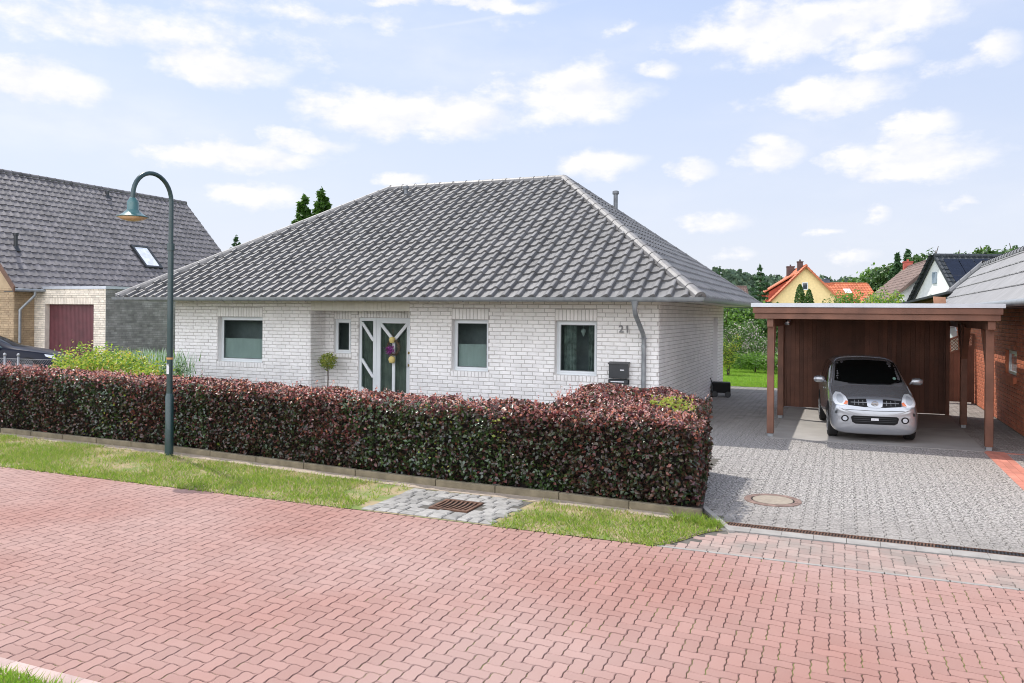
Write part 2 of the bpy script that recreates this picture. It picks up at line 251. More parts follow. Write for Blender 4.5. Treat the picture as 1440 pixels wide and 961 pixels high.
# ------------------------------------------------------------ mesh helpers
def tag(o, label=None, cat=None, group=None, kind=None):
    if label: o['label'] = label
    if cat: o['category'] = cat
    if group: o['group'] = group
    if kind: o['kind'] = kind
    return o
def empty(name, loc=(0, 0, 0), rz=0, label=None, cat=None, group=None):
    o = bpy.data.objects.new(name, None); COL.objects.link(o); o.location = loc; o.rotation_euler = (0, 0, rz); o.empty_display_size = .2
    return tag(o, label, cat, group)
def link(name, me, parent=None):
    o = bpy.data.objects.new(name, me); COL.objects.link(o)
    if parent is not None: o.parent = parent
    return o
class MB:
    def __init__(s): s.v = []; s.f = []; s.m = []; s.mi = 0
    def add(s, vs, fs):
        b = len(s.v); s.v += [tuple(p) for p in vs]; s.f += [tuple(i+b for i in f) for f in fs]; s.m += [s.mi]*len(fs); return s
    def box(s, a, b):
        x0, y0, z0 = a; x1, y1, z1 = b
        return s.add([(x0,y0,z0),(x1,y0,z0),(x1,y1,z0),(x0,y1,z0),(x0,y0,z1),(x1,y0,z1),(x1,y1,z1),(x0,y1,z1)],
                     [(0,3,2,1),(4,5,6,7),(0,1,5,4),(1,2,6,5),(2,3,7,6),(3,0,4,7)])
    def bar(s, p, q, w, h=None, up=(0, 0, 1)):
        p = Vector(p); q = Vector(q); h = h or w; d = (q-p).normalized(); u = Vector(up)
        if abs(d.dot(u)) > .98: u = Vector((0, 1, 0))
        a = d.cross(u).normalized()*w/2; b = a.cross(d).normalized()*h/2
        vs = [p-a-b, p+a-b, p+a+b, p-a+b, q-a-b, q+a-b, q+a+b, q-a+b]
        return s.add(vs, [(0,1,2,3),(4,7,6,5),(0,4,5,1),(1,5,6,2),(2,6,7,3),(3,7,4,0)])
    def tube(s, pts, r, n=12, cap=True):
        pts = [Vector(p) for p in pts]; rs = r if isinstance(r, (list, tuple)) else [r]*len(pts); base = len(s.v); prev = None
        for i, p in enumerate(pts):
            d = (pts[min(i+1, len(pts)-1)]-pts[max(i-1, 0)]).normalized()
            if prev is None:
                u = Vector((0, 0, 1)) if abs(d.z) < .9 else Vector((1, 0, 0)); a = d.cross(u).normalized()
            else: a = (prev-d*prev.dot(d)).normalized()
            prev = a; b = d.cross(a)
            for k in range(n):
                t = 2*math.pi*k/n; s.v.append(tuple(p+(a*math.cos(t)+b*math.sin(t))*rs[i]))
        for i in range(len(pts)-1):
            for k in range(n):
                a0 = base+i*n+k; a1 = base+i*n+(k+1) % n; s.f.append((a0, a1, a1+n, a0+n)); s.m.append(s.mi)
        if cap:
            s.f.append(tuple(base+k for k in range(n))[::-1]); s.m.append(s.mi); e = base+(len(pts)-1)*n; s.f.append(tuple(e+k for k in range(n))); s.m.append(s.mi)
        return s
    def lathe(s, prof, c, n=24):
        c = Vector(c); base = len(s.v)
        for (r, z) in prof:
            for k in range(n):
                t = 2*math.pi*k/n; s.v.append((c.x+r*math.cos(t), c.y+r*math.sin(t), c.z+z))
        for i in range(len(prof)-1):
            for k in range(n):
                a0 = base+i*n+k; a1 = base+i*n+(k+1) % n; s.f.append((a0, a1, a1+n, a0+n)); s.m.append(s.mi)
        return s
    def prism(s, poly, z0, z1):
        n = len(poly); return s.add([(x, y, z0) for x, y in poly]+[(x, y, z1) for x, y in poly], [tuple(range(n))[::-1], tuple(range(n, 2*n))]+[(i, (i+1) % n, n+(i+1) % n, n+i) for i in range(n)])
    def quad(s, *p): return s.add(p, [tuple(range(len(p)))])
    def build(s, name, mats, parent=None, smooth=False, T=None):
        me = bpy.data.meshes.new(name); me.from_pydata(s.v, [], s.f)
        if not isinstance(mats, (list, tuple)): mats = [mats]
        for x in mats: me.materials.append(x)
        if len(mats) > 1: me.polygons.foreach_set('material_index', s.m)
        if smooth: me.polygons.foreach_set('use_smooth', [True]*len(me.polygons))
        if T is not None: me.transform(T)
        me.update(); return link(name, me, parent)
def clip(o, planes):
    bm = bmesh.new(); bm.from_mesh(o.data)
    for (co, no) in planes:
        bmesh.ops.bisect_plane(bm, geom=bm.verts[:]+bm.edges[:]+bm.faces[:], plane_co=co, plane_no=no, clear_outer=True, dist=1e-5)
    bm.to_mesh(o.data); bm.free(); return o
def bevel(o, w=.01, seg=2):
    bm = bmesh.new(); bm.from_mesh(o.data); bmesh.ops.bevel(bm, geom=[e for e in bm.edges if e.calc_face_angle(0) > .6], offset=w, segments=seg, affect='EDGES', profile=.6); bm.to_mesh(o.data); bm.free(); return o
def smooth_angle(o, a=40):
    me = o.data; me.polygons.foreach_set('use_smooth', [True]*len(me.polygons))
    bm = bmesh.new(); bm.from_mesh(me)
    for e in bm.edges: e.smooth = e.calc_face_angle(0) < R(a)
    bm.to_mesh(me); bm.free(); return o
def cards(name, C, size, mat_, parent=None, nrm=None, aspect=.55, jit=1., nw=.55, mi=None, mats=None, fold=.18):
    """leaf-shaped folded cards: C (n,3), size (n,) or number; nrm preferred facing"""
    n = len(C); C = np.asarray(C, float); S = np.broadcast_to(np.asarray(size, float), (n,))*rng.uniform(.7, 1.3, n)
    N = rng.normal(size=(n, 3))*jit
    if nrm is not None: N = N*nw + np.asarray(nrm)
    N /= np.linalg.norm(N, axis=1)[:, None]+1e-9
    D = rng.normal(size=(n, 3)); D -= N*(D*N).sum(1)[:, None]; D /= np.linalg.norm(D, axis=1)[:, None]+1e-9
    B = np.cross(N, D); s = S[:, None]
    V = np.stack([C-D*s*.5, C+B*s*aspect*.5+N*s*fold*.5, C+D*s*.5, C-B*s*aspect*.5+N*s*fold*.5], 1).reshape(-1, 3)
    b = np.arange(n)*4; F = np.stack([b, b+1, b+2, b, b+2, b+3], 1).reshape(-1)
    me = bpy.data.meshes.new(name); me.vertices.add(4*n); me.vertices.foreach_set('co', V.ravel()); me.loops.add(6*n); me.loops.foreach_set('vertex_index', F.astype(np.int32))
    me.polygons.add(2*n); me.polygons.foreach_set('loop_start', (np.arange(2*n)*3).astype(np.int32))
    try: me.polygons.foreach_set('loop_total', np.full(2*n, 3, np.int32))
    except Exception: pass
    for m_ in (mats or [mat_]): me.materials.append(m_)
    if mi is not None: me.polygons.foreach_set('material_index', np.repeat(np.asarray(mi, np.int32), 2))
    me.update(calc_edges=True); me.validate(); return link(name, me, parent)
def blades(name, C, h, mats, mi, parent=None, w=.006, lean=.5):
    n = len(C); C = np.asarray(C, float); H = h*rng.uniform(.5, 1.4, n)[:, None]; t = rng.uniform(0, 2*np.pi, n); A = np.stack([np.cos(t), np.sin(t), 0*t], 1)*w
    Ln = rng.normal(size=(n, 3))*lean; Ln[:, 2] = 1; V = np.stack([C-A, C+A, C+Ln*H], 1).reshape(-1, 3)
    me = bpy.data.meshes.new(name); me.vertices.add(3*n); me.vertices.foreach_set('co', V.ravel()); me.loops.add(3*n); me.loops.foreach_set('vertex_index', np.arange(3*n, dtype=np.int32))
    me.polygons.add(n); me.polygons.foreach_set('loop_start', (np.arange(n)*3).astype(np.int32))
    for m_ in mats: me.materials.append(m_)
    me.polygons.foreach_set('material_index', np.asarray(mi, np.int32)); me.update(calc_edges=True); me.validate(); return link(name, me, parent)
def inpoly(P, poly):
    x, y = P[:, 0], P[:, 1]; c = np.zeros(len(P), bool); n = len(poly)
    for i in range(n):
        x1, y1 = poly[i]; x2, y2 = poly[(i+1) % n]
        if y1 == y2: continue
        k = ((y1 > y) != (y2 > y)) & (x < (x2-x1)*(y-y1)/(y2-y1)+x1); c ^= k
    return c
def vnoise(P, s, seed=0):
    g = np.random.default_rng(seed).random((64, 64)); x = P[:, 0]*s+500; y = P[:, 1]*s+500; i = np.floor(x).astype(int); j = np.floor(y).astype(int); fx = x-i; fy = y-j
    fx = fx*fx*(3-2*fx); fy = fy*fy*(3-2*fy); G = lambda a, b: g[a % 64, b % 64]
    return (G(i, j)*(1-fx)+G(i+1, j)*fx)*(1-fy)+(G(i, j+1)*(1-fx)+G(i+1, j+1)*fx)*fy
# ------------------------------------------------------------ ground
g = MB(); g.quad((-900, -300, -.05), (900, -300, -.05), (900, 1200, -.05), (-900, 1200, -.05)); tag(g.build('ground', M['field']), kind='structure')
WARP = .0052
def warpf(x, y, c):
    tri = lambda t: (2/np.pi)*np.arcsin(np.clip(np.sin(2*np.pi*t), -.97, .97))*1.15
    return x+WARP*tri(y/c), y+WARP*tri(x/c)
def pavers(name, cells, c, mats, base_poly, z=0., clipy=None, ins=.0055, seg=5, warp=True, keep=None):
    """cells: list of (i, j, w, h) in units of c. zigzag interlocking blocks, one island each"""
    V = []; F = []; MI = []; b = 0
    for (i, j, w, h, mi) in cells:
        cx, cy = (i+w/2)*c, (j+h/2)*c
        if keep and not keep(cx, cy): continue
        pts = []
        for (ax, ay, bx, by, L) in ((i, j, i+w, j, w), (i+w, j, i+w, j+h, h), (i+w, j+h, i, j+h, w), (i, j+h, i, j, h)):
            n = max(1, int(round(L*seg)))
            for k in range(n): t = k/n; pts.append((ax+(bx-ax)*t, ay+(by-ay)*t))
        P = np.array(pts)*c; q = P.copy()
        P[:, 0] += np.sign(cx-P[:, 0])*np.minimum(abs(cx-P[:, 0]), ins*.5)*(abs(abs(cx-q[:, 0])-w*c/2) < 1e-6)
        P[:, 1] += np.sign(cy-P[:, 1])*np.minimum(abs(cy-P[:, 1]), ins*.5)*(abs(abs(cy-q[:, 1])-h*c/2) < 1e-6)
        if warp:
            x2, y2 = warpf(q[:, 0], q[:, 1], c); P[:, 0] += x2-q[:, 0]; P[:, 1] += y2-q[:, 1]
        ctr = P.mean(0); dz = random.uniform(-.0012, .0012); n = len(P); tx, ty = random.gauss(0, .004), random.gauss(0, .004)
        inn = ctr+(P-ctr)*(1-.006/np.maximum(.03, np.abs(P-ctr).max()))
        zt = z+dz+(inn[:, 0]-ctr[0])*tx+(inn[:, 1]-ctr[1])*ty
        V.append(np.column_stack([P, np.full(n, z-.006)])); V.append(np.column_stack([inn, zt]))
        F.append([b+n+k for k in range(n)]); MI.append(mi)
        for k in range(n): F.append([b+k, b+(k+1) % n, b+n+(k+1) % n, b+n+k]); MI.append(mi)
        b += 2*n
    nb = len(base_poly); V.append(np.array([(x, y, z-.0055) for x, y in base_poly])); F.append([b+k for k in range(nb)]); MI.append(len(mats)-1)
    me = bpy.data.meshes.new(name); me.from_pydata(np.concatenate(V).tolist(), [], F)
    for m_ in mats: me.materials.append(m_)
    me.polygons.foreach_set('material_index', MI); me.update(); o = link(name, me)
    if clipy: clip(o, [(Vector((0, clipy[0], 0)), Vector((0, -1, 0))), (Vector((0, clipy[1], 0)), Vector((0, 1, 0)))])
    return tag(o, kind='structure')
c = .10
def herring(x0, x1, y0, y1, fmi):
    out = []
    for i in range(int(x0/c)-1, int(x1/c)+1):
        for j in range(int(y0/c)-4, int(y1/c)+3):
            k = (i-j) % 4
            if k == 0: out.append((i, j, 2, 1, fmi(i*c, j*c)))
            elif k == 3: out.append((i, j, 1, 2, fmi(i*c, j*c)))
    return out
RY0, RY1 = -12.17, -8.02
pavers('road', herring(-24, 9, RY0, RY1, lambda x, y: 0), c, [M['paver_red'], M['joint']], [(-24, RY0), (9, RY0), (9, RY1), (-24, RY1)], clipy=(RY0, RY1))
rb = MB(); rb.quad((-200, RY0, -.012), (-24, RY0, -.012), (-24, RY1, -.012), (-200, RY1, -.012)); rb.quad((9, RY0, -.012), (200, RY0, -.012), (200, RY1, -.012), (9, RY1, -.012)); tag(rb.build('road', M['paver_red']), kind='structure')
# apron between road and drain (curved left end)
curve = [(1.74, -8.0), (1.85, -7.86), (1.95, -7.66), (2.04, -7.44), (2.13, -7.28), (2.24, -7.18)]
apoly = curve+[(2.3, -7.1), (9, -7.1), (9, -8.0)]
ap = np.array
pavers('driveway_apron', herring(1.6, 9, -8.2, -6.95, lambda x, y: 0), c, [M['paver_dusty'], M['joint_grey']], apoly, keep=lambda x, y: x > np.interp(y, [-8.0, -7.66, -7.28, -7.18], [1.82, 2.02, 2.22, 2.34]), clipy=(-7.97, -7.185))
e = MB()
x = 1.72
while x < 8.9: e.box((x, -8.015, -.05), (x+.49, -7.975, .002)); x += .5
tag(e.build('edging_strip', M['concrete']), kind='structure')
ck = MB()
for i in range(len(curve)-1):
    p, q = Vector((*curve[i], .0)), Vector((*curve[i+1], .0)); ck.bar(p+Vector((-.03, .03, -.025)), q+Vector((-.03, .03, -.025)), .045, .07)
tag(ck.build('curved_kerb', M['kerb']), kind='structure')
# concrete channel edge + drain grate
ce = MB(); x = 2.2
while x < 8.9: ce.box((x, -7.165, -.06), (x+.30, -6.975, .008+random.uniform(0, .002))); x += .304
tag(ce.build('drain_edge_paving', M['concrete']), kind='structure')
# grey driveway
dcol = []; cw = .135; ch = .17
def driveway():
    V = []; F = []; MI = []; b = 0
    x0, x1, y0, y1 = .0, 6.5, -6.84, 10.2
    nx = int((7-(-1))/cw)
    for i in range(-10, 52):
        X0 = i*cw; off = (i % 2)*ch/2
        for j in range(-42, 62):
            Y0 = j*ch+off; cx, cy = X0+cw/2, Y0+ch/2
            if not (y0 < Y0+ch and Y0 < y1): continue
            if cx > 6.46 or (5.52 < cx < 5.84 and cy < -.42): continue
            if cx < 0.03 and cy < 10.0 : 
                continue
            if 2.14 < cx < 5.56 and -.42 < cy < 4.9: continue
            if cy < -3 and cx < (1.62 if cy > -5.6 else 1.78): continue
            if cy < -6.2 and cx < 1.9+.46*(-6.2-cy): continue
            s = .012; hx, hy = cw/2-.003, ch/2-.003
            # zigzag long sides, straight short sides
            L = [(-hx+s, -hy), (hx+s, -hy), (hx+s, -hy*.6), (hx-s, -hy*.35), (hx-s, hy*.35), (hx+s, hy*.6), (hx+s, hy), (-hx+s, hy), (-hx+s, hy*.6), (-hx-s, hy*.35), (-hx-s, -hy*.35), (-hx+s, -hy*.6)]
            if i % 2: L = [(px-2*s if abs(py) > hy*.5 else px+2*s, py) for px, py in L]
            dz = random.uniform(-.0018, .0018); tx, ty = random.gauss(0, .006), random.gauss(0, .006)
            n = len(L)
            for (px, py) in L: V.append((cx+px, cy+py, -.006))
            for (px, py) in L: V.append((cx+px*.95, cy+py*.96, dz+px*tx+py*ty))
            F.append([b+n+k for k in range(n)]); MI.append(0)
            for k in range(n): F.append([b+k, b+(k+1) % n, b+n+(k+1) % n, b+n+k]); MI.append(0)
            b += 2*n
    P = [(2.15, -6.84), (6.5, -6.84), (6.5, 10.2), (-1.3, 10.2), (-1.3, 9.1), (-.02, 9.02), (-.02, .0), (-.02, -3.0), (1.6, -3.9), (1.75, -6.2)]
    V += [(x, y, -.005) for x, y in P]; F.append([b+k for k in range(len(P))]); MI.append(1)
    me = bpy.data.meshes.new('driveway'); me.from_pydata(V, [], F); me.materials.append(M['paver_grey']); me.materials.append(M['joint_grey']); me.polygons.foreach_set('material_index', MI); me.update()
    tag(clip(link('driveway', me), [(Vector((0, -6.84, 0)), Vector((0, -1, 0))), (Vector((0, 10.2, 0)), Vector((0, 1, 0)))]), kind='structure')
driveway()
rb = MB()
for i in range(3):
    y = -6.84
    while y < -.5: rb.box((5.52+i*.105, y, -.05), (5.52+i*.105+.1, y+.2, .003+random.uniform(0, .003))); y += .204
x = 5.62
while x < 6.4: rb.box((x, -.5, -.05), (x+.2, -.4, .004)); x += .204
tag(rb.build('red_paver_strip', mat('red_strip_paver', (.55, .22, .16), .8, island=.12)), kind='structure')
sb = MB()
for (a, b_) in ((-.42, 2.26), (2.275, 4.9)):
    sb.box((2.15, a, -.05), (5.55, b_-.006, .006))
tag(sb.build('carport_floor', M['slab']), kind='structure')
fc = MB(); fc.quad((6.51, -8.0, -.012), (30, -8.0, -.012), (30, -3.9, -.012), (6.51, -3.9, -.012)); tag(fc.build('neighbour_forecourt', M['slab']), kind='structure')
# left border stones of the driveway
lb = MB()
for k in range(4):
    p = Vector((1.86+.12*k, -6.2-.26*k, 0)); q = Vector((1.86+.12*(k+1)-.004, -6.2-.26*(k+1)+.01, 0)); lb.bar(p, q, .06, .05)
tag(lb.build('driveway_border', M['concrete']), kind='structure')
# verge
kerbline = [(-24, -5.7), (-10.55, -5.95), (-8.05, -6.05), (-6.44, -6.1), (-4.55, -6.27), (-2.7, -6.47), (-1.42, -6.58), (.26, -6.62), (1.13, -6.70), (1.95, -6.74)]
vp = [(-24, -8.0)]+[(1.74, -8.0)]+curve[1:]+[(2.12, -7.0), (1.97, -6.74)]+kerbline[::-1]
g = MB(); g.add([(x, y, .0) for x, y in vp], [tuple(range(len(vp)))]); tag(g.build('grass_verge', M['verge']), kind='structure')
g = MB()
for i in range(len(kerbline)-1):
    (x0, y0), (x1, y1) = kerbline[i], kerbline[i+1]; g.quad((x0, y0-.20, .004), (x1, y1-.20, .004), (x1, y1, .004), (x0, y0, .004))
tag(g.build('sandy_path', M['sand']), kind='structure')
far = MB(); far.quad((-24, -40, -.004), (60, -40, -.004), (60, RY0-.16, -.004), (-24, RY0-.16, -.004)); far.quad((-200, -8.0, -.02), (-24, -8.0, -.02), (-24, -5.7, -.02), (-200, -5.7, -.02)); tag(far.build('grass_verge', M['verge']), kind='structure')
x = -24; e = MB()
while x < 9: e.box((x, RY0-.16, -.05), (x+.196, RY0-.004, .004+random.uniform(0, .003))); x += .2
tag(e.build('edging_strip', mat('pink_edge_paver', (.52, .38, .34), .85, island=.12, bump=.3)), kind='structure')
# kerb: one stone after another
kb = MB()
for i in range(len(kerbline)-1):
    (x0, y0), (x1, y1) = kerbline[i], kerbline[i+1]; L = math.hypot(x1-x0, y1-y0); n = max(1, round(L/1.0))
    for k in range(n):
        p = Vector((x0+(x1-x0)*(k/n), y0+(y1-y0)*(k/n)+.035, .022)); q = Vector((x0+(x1-x0)*((k+1)/n-.006), y0+(y1-y0)*((k+1)/n-.006)+.035, .022+random.uniform(-.004, .004))); kb.bar(p, q, .07, .13)
tag(bevel(kb.build('garden_kerb', M['kerb']), .008, 1), kind='structure')
bed = MB()
bp = [(x, y+.06) for x, y in kerbline]+[(1.74, -5.0), (1.55, -3.9), (-.05, -3.0), (-.05, -.0), (-24, 0)]
bed.add([(x, y, .03) for x, y in bp], [tuple(range(len(bp)))]); tag(bed.build('front_garden_bed', M['soil']), kind='structure')
bd = MB(); bd.quad((-24, .0, .02), (-12.4, .0, .02), (-12.4, 10.5, .02), (-24, 10.5, .02)); tag(bd.build('side_garden', M['field']), kind='structure')
lw = MB(); lw.quad((-40, 10.2, -.002), (6.3, 10.2, -.002), (6.3, 34, -.002), (-40, 34, -.002)); lw.box((-1.3, 10.2, -.05), (6.4, 10.26, .012)); tag(lw.build('back_lawn', M['lawn']), kind='structure')
# cobbled gully
cobpoly = [(-1.62, -7.97), (-.08, -7.97), (.02, -6.86), (-1.52, -6.80)]
cb = MB(); gx0, gx1, gy0, gy1 = -.94, -.46, -7.63, -7.20
y = -7.97; row = 0
while y < -6.86:
    x = -1.62+random.uniform(0, .08); h = random.choice((.12, .145))
    while x < .02:
        w = random.uniform(.13, .22)
        if not (x+w > gx0 and x < gx1 and y+h > gy0 and y < gy1) and x+w < .05:
            d = .012; t = random.uniform(.004, .016); j = lambda: random.uniform(-.008, .008)
            base = [(x+j(), y+j()), (x+w-.012+j(), y+j()), (x+w-.012+j(), y+h-.01+j()), (x+j(), y+h-.01+j())]
            mx, my = sum(p[0] for p in base)/4, sum(p[1] for p in base)/4
            cb.add([(a, b_, -.02) for a, b_ in base]+[(a, b_, t*.4+.004) for a, b_ in base]+[(mx+(a-mx)*.78, my+(b_-my)*.78, t+.008) for a, b_ in base],
                   [(8,9,10,11), (0,1,5,4), (1,2,6,5), (2,3,7,6), (3,0,4,7), (4,5,9,8), (5,6,10,9), (6,7,11,10), (7,4,8,11)])
        x += w
    y += h+.006; row += 1
tag(cb.build('cobbled_gully', M['cobble']), kind='structure')
g = MB(); g.add([(x, y, .003) for x, y in cobpoly], [(0, 1, 2, 3)]); tag(g.build('gully_sand_bed', M['joint_grey']), kind='structure')
# ------------------------------------------------------------ drains, manhole
t = empty('gully_grate', (-.70, -7.42, .0), 0, 'square rusty iron street drain grate with curved bars in the cobbled patch', 'drain grate'); t.scale = (.86, .86, 1)
fr = MB()
for (a, b_) in (((-.28, -.26), (.28, -.22)), ((-.28, .22), (.28, .26)), ((-.28, -.22), (-.24, .22)), ((.24, -.22), (.28, .22))): fr.box((*a, 0), (*b_, .022))
fr.build('grate_frame', M['iron'], t)
pt = MB(); pt.box((-.24, -.22, -.04), (.24, .22, .005)); pt.build('grate_pit', M['void'], t)
br = MB()
for k in range(7):
    x = -.2+k*.066; pts = [(x+.02*math.sin(s*math.pi)-.02+0*.0, -.22+.44*s, .012-.004*math.sin(s*math.pi)) for s in [i/6 for i in range(7)]]
    for p, q in zip(pts[:-1], pts[1:]): br.bar(p, q, .026, .016)
br.build('grate_bars', M['iron'], t)
t = empty('drain_channel', (2.2, -6.91, 0), 0, 'long narrow slotted drain channel across the front of the grey driveway', 'drain')
a = MB(); a.box((0, -.065, -.03), (6.7, .065, .001)); a.build('channel_trough', M['void'], t)
a = MB(); a.box((0, -.07, -.01), (6.7, -.058, .010)); a.box((0, .058, -.01), (6.7, .07, .010)); a.build('channel_rail', M['iron'], t)
a = MB(); b2 = MB(); x = .01
while x < 6.68:
    (a if x < 2.0 else b2).bar((x, -.058, .004), (x+.012, .058, .004), .014, .008); x += .03
a.build('grate_bars', M['iron'], t); b2.build('grate_bars', M['grille_dark'], t)
t = empty('manhole_cover', (2.6, -5.55, 0), 0, 'round manhole cover with concrete centre and rusty iron rim in the grey driveway', 'manhole cover')
a = MB(); a.lathe([(.33, -.02), (.33, .008), (.318, .011), (.30, .011), (.295, .006), (.285, .006), (.28, .011), (.255, .011), (.25, .005)], (0, 0, 0), 48); a.build('cover_rim', mat('brown_cast_iron', (.24, .16, .13), .75, scale=12, var=.25, bump=.4), t)
a = MB(); a.lathe([(.25, .004), (.235, .004), (.0, .005)], (0, 0, 0), 48); a.build('rim_recess', M['void'], t)
a = MB(); a.lathe([(.232, .002), (.232, .009), (.0, .010)], (0, 0, 0), 48); a.build('concrete_disc', mat('manhole_concrete', (.33, .28, .22), .85, scale=20, var=.1, bump=.3), t)
# ------------------------------------------------------------ brick walls
def brickwall(mb, x0, x1, z0, z1, holes=(), T=None, course=.0833, bl=.25, joint=.011, proud=.012, soldiers=(), seed=0, bev=.006):
    """wall in local plane: x along, z up, outward = -y. mat 0 brick, 1 joint"""
    rd = random.Random(seed); M_ = T or Matrix.Identity(4)
    def put(vs, fs, mi): mb.mi = mi; mb.add([M_ @ Vector(v) for v in vs], fs)
    holes = list(holes)
    xs = sorted(set([x0, x1]+[h[0] for h in holes]+[h[1] for h in holes])); zs = sorted(set([z0, z1]+[h[2] for h in holes]+[h[3] for h in holes]))
    for i in range(len(xs)-1):
        for j in range(len(zs)-1):
            cx, cz = (xs[i]+xs[i+1])/2, (zs[j]+zs[j+1])/2
            if not any(h[0] < cx < h[1] and h[2] < cz < h[3] for h in holes): put([(xs[i], 0, zs[j]), (xs[i+1], 0, zs[j]), (xs[i+1], 0, zs[j+1]), (xs[i], 0, zs[j+1])], [(0, 1, 2, 3)], 1)
    def brick(a, b_, c_, d):
        if b_-a < .02 or d-c_ < .02: return
        p = proud+rd.uniform(-.002, .003); e_ = bev; t1 = rd.uniform(-.0015, .0015)
        put([(a, 0, c_), (b_, 0, c_), (b_, 0, d), (a, 0, d), (a+e_, -p-t1, c_+e_), (b_-e_, -p+t1, c_+e_), (b_-e_, -p-t1, d-e_), (a+e_, -p+t1, d-e_)], [(4, 5, 6, 7), (0, 1, 5, 4), (1, 2, 6, 5), (2, 3, 7, 6), (3, 0, 4, 7)], 0)
    blk = holes+list(soldiers)
    k = 0; z = z0
    while z < z1-.02:
        za, zb = z+joint/2, min(z+course-joint/2, z1); x = x0-(k % 2)*bl/2
        if k % 4 == 2: x -= .06
        while x < x1:
            segs = [(max(x, x0), min(x+bl-joint, x1))]
            for h in blk:
                if h[2] < (za+zb)/2 < h[3]:
                    ns = []
                    for (a, b_) in segs:
                        if h[1] <= a or h[0] >= b_: ns.append((a, b_)); continue
                        if a < h[0]-.001: ns.append((a, h[0]-joint/2))
                        if b_ > h[1]+.001: ns.append((h[1]+joint/2, b_))
                    segs = ns
            for (a, b_) in segs: brick(a, b_, za, zb)
            x += bl
        z += course; k += 1
    for (a, b_, c_, d) in soldiers:
        n = max(1, round((b_-a)/course)); w = (b_-a)/n
        for i in range(n): brick(a+i*w+joint/2, a+(i+1)*w-joint/2, c_+joint/2, d-joint/2)
def reveal(mb, h, depth, T=None):
    M_ = T or Matrix.Identity(4); a, b_, c_, d = h
    for q in ([(a,0,c_),(a,depth,c_),(a,depth,d),(a,0,d)], [(b_,0,c_),(b_,0,d),(b_,depth,d),(b_,depth,c_)], [(a,0,d),(a,depth,d),(b_,depth,d),(b_,0,d)], [(a,0,c_),(b_,0,c_),(b_,depth,c_),(a,depth,c_)]):
        mb.mi = 0; mb.add([M_ @ Vector(v) for v in q], [(0, 1, 2, 3)])
RZ = lambda a, x=0, y=0, z=0: Matrix.Translation((x, y, z)) @ Matrix.Rotation(a, 4, 'Z')
# ------------------------------------------------------------ main house
house = empty('bungalow', (-6.2, 4.5, 0), 0, 'white brick bungalow with grey hipped tile roof and house number 21', 'house')
HI = Matrix.Translation((6.2, -4.5, 0))   # keep world coordinates inside the parent
def hb(mb, name, mats, par=house, smooth=False):
    o = mb.build(name, mats, par, smooth, T=HI if par is house else None); return o
SOF = 2.49
w1, w3, w4 = (-11.11, -9.72, .96, 2.08), (-4.55, -3.68, .96, 2.08), (-2.16, -1.26, .96, 2.08)
rec = (-8.30, -5.60, 0, 2.25)
sold = [(a-.0, b_+.0, d, d+.235) for (a, b_, c_, d) in (w1, w3, w4)]
wb = MB()
sills = [(a-.03, b_+.03, c_-.125, c_) for (a, b_, c_, d) in (w1, w3, w4)]
brickwall(wb, -12.52, 0, 0, SOF, [w1, w3, w4, rec], soldiers=sold+sills, seed=1)
for w in (w1, w3, w4): reveal(wb, w, .16)
# return walls
brickwall(wb, 0, 9.0, 0, SOF, [(7.05, 7.85, 0, 2.14)], T=RZ(R(90), 0, 0), seed=2)
reveal(wb, (7.05, 7.85, 0, 2.14), .28, RZ(R(90)))
brickwall(wb, 0, 9.0, 0, SOF, T=RZ(R(-90), -12.52, 9.0), seed=3)
brickwall(wb, 0, 12.52, 0, SOF, T=RZ(R(180), 0, 9.0), seed=4)
# entrance recess
brickwall(wb, 0, .58, 0, SOF, T=RZ(R(90), -8.30, 0), seed=5)
brickwall(wb, 0, .58, 0, SOF, T=RZ(R(-90), -5.60, .58), seed=6)
we, dr_ = (-8.04, -7.56, 1.22, 2.05), (-7.34, -5.92, .12, 2.09)
brickwall(wb, -8.30, -5.60, 0, SOF, [we, dr_], T=Matrix.Translation((0, .58, 0)), soldiers=[(we[0], we[1], 2.05, 2.28), (dr_[0], dr_[1], 2.09, 2.32), (we[0]-.02, we[1]+.02, 1.12, 1.22)], seed=7)
reveal(wb, we, .12, Matrix.Translation((0, .58, 0))); reveal(wb, dr_, .12, Matrix.Translation((0, .58, 0)))
hb(wb, 'wall', [M['white_brick'], M['white_joint']])
b = MB(); b.box((-8.29, -.018, 2.25), (-5.61, .10, 2.475))
for k in range(26): b.box((-8.28+k*.1025, -.024, 2.27), (-8.28+k*.1025+.096, -.018, 2.46))
hb(b, 'entrance_lintel_panel', M['soffit'])
b = MB(); b.box((-8.28, -.25, .0), (-5.62, .58, .12)); hb(b, 'entrance_step', M['concrete'])
for nm, (x, z) in {'sill': 0}.items() if False else []: pass
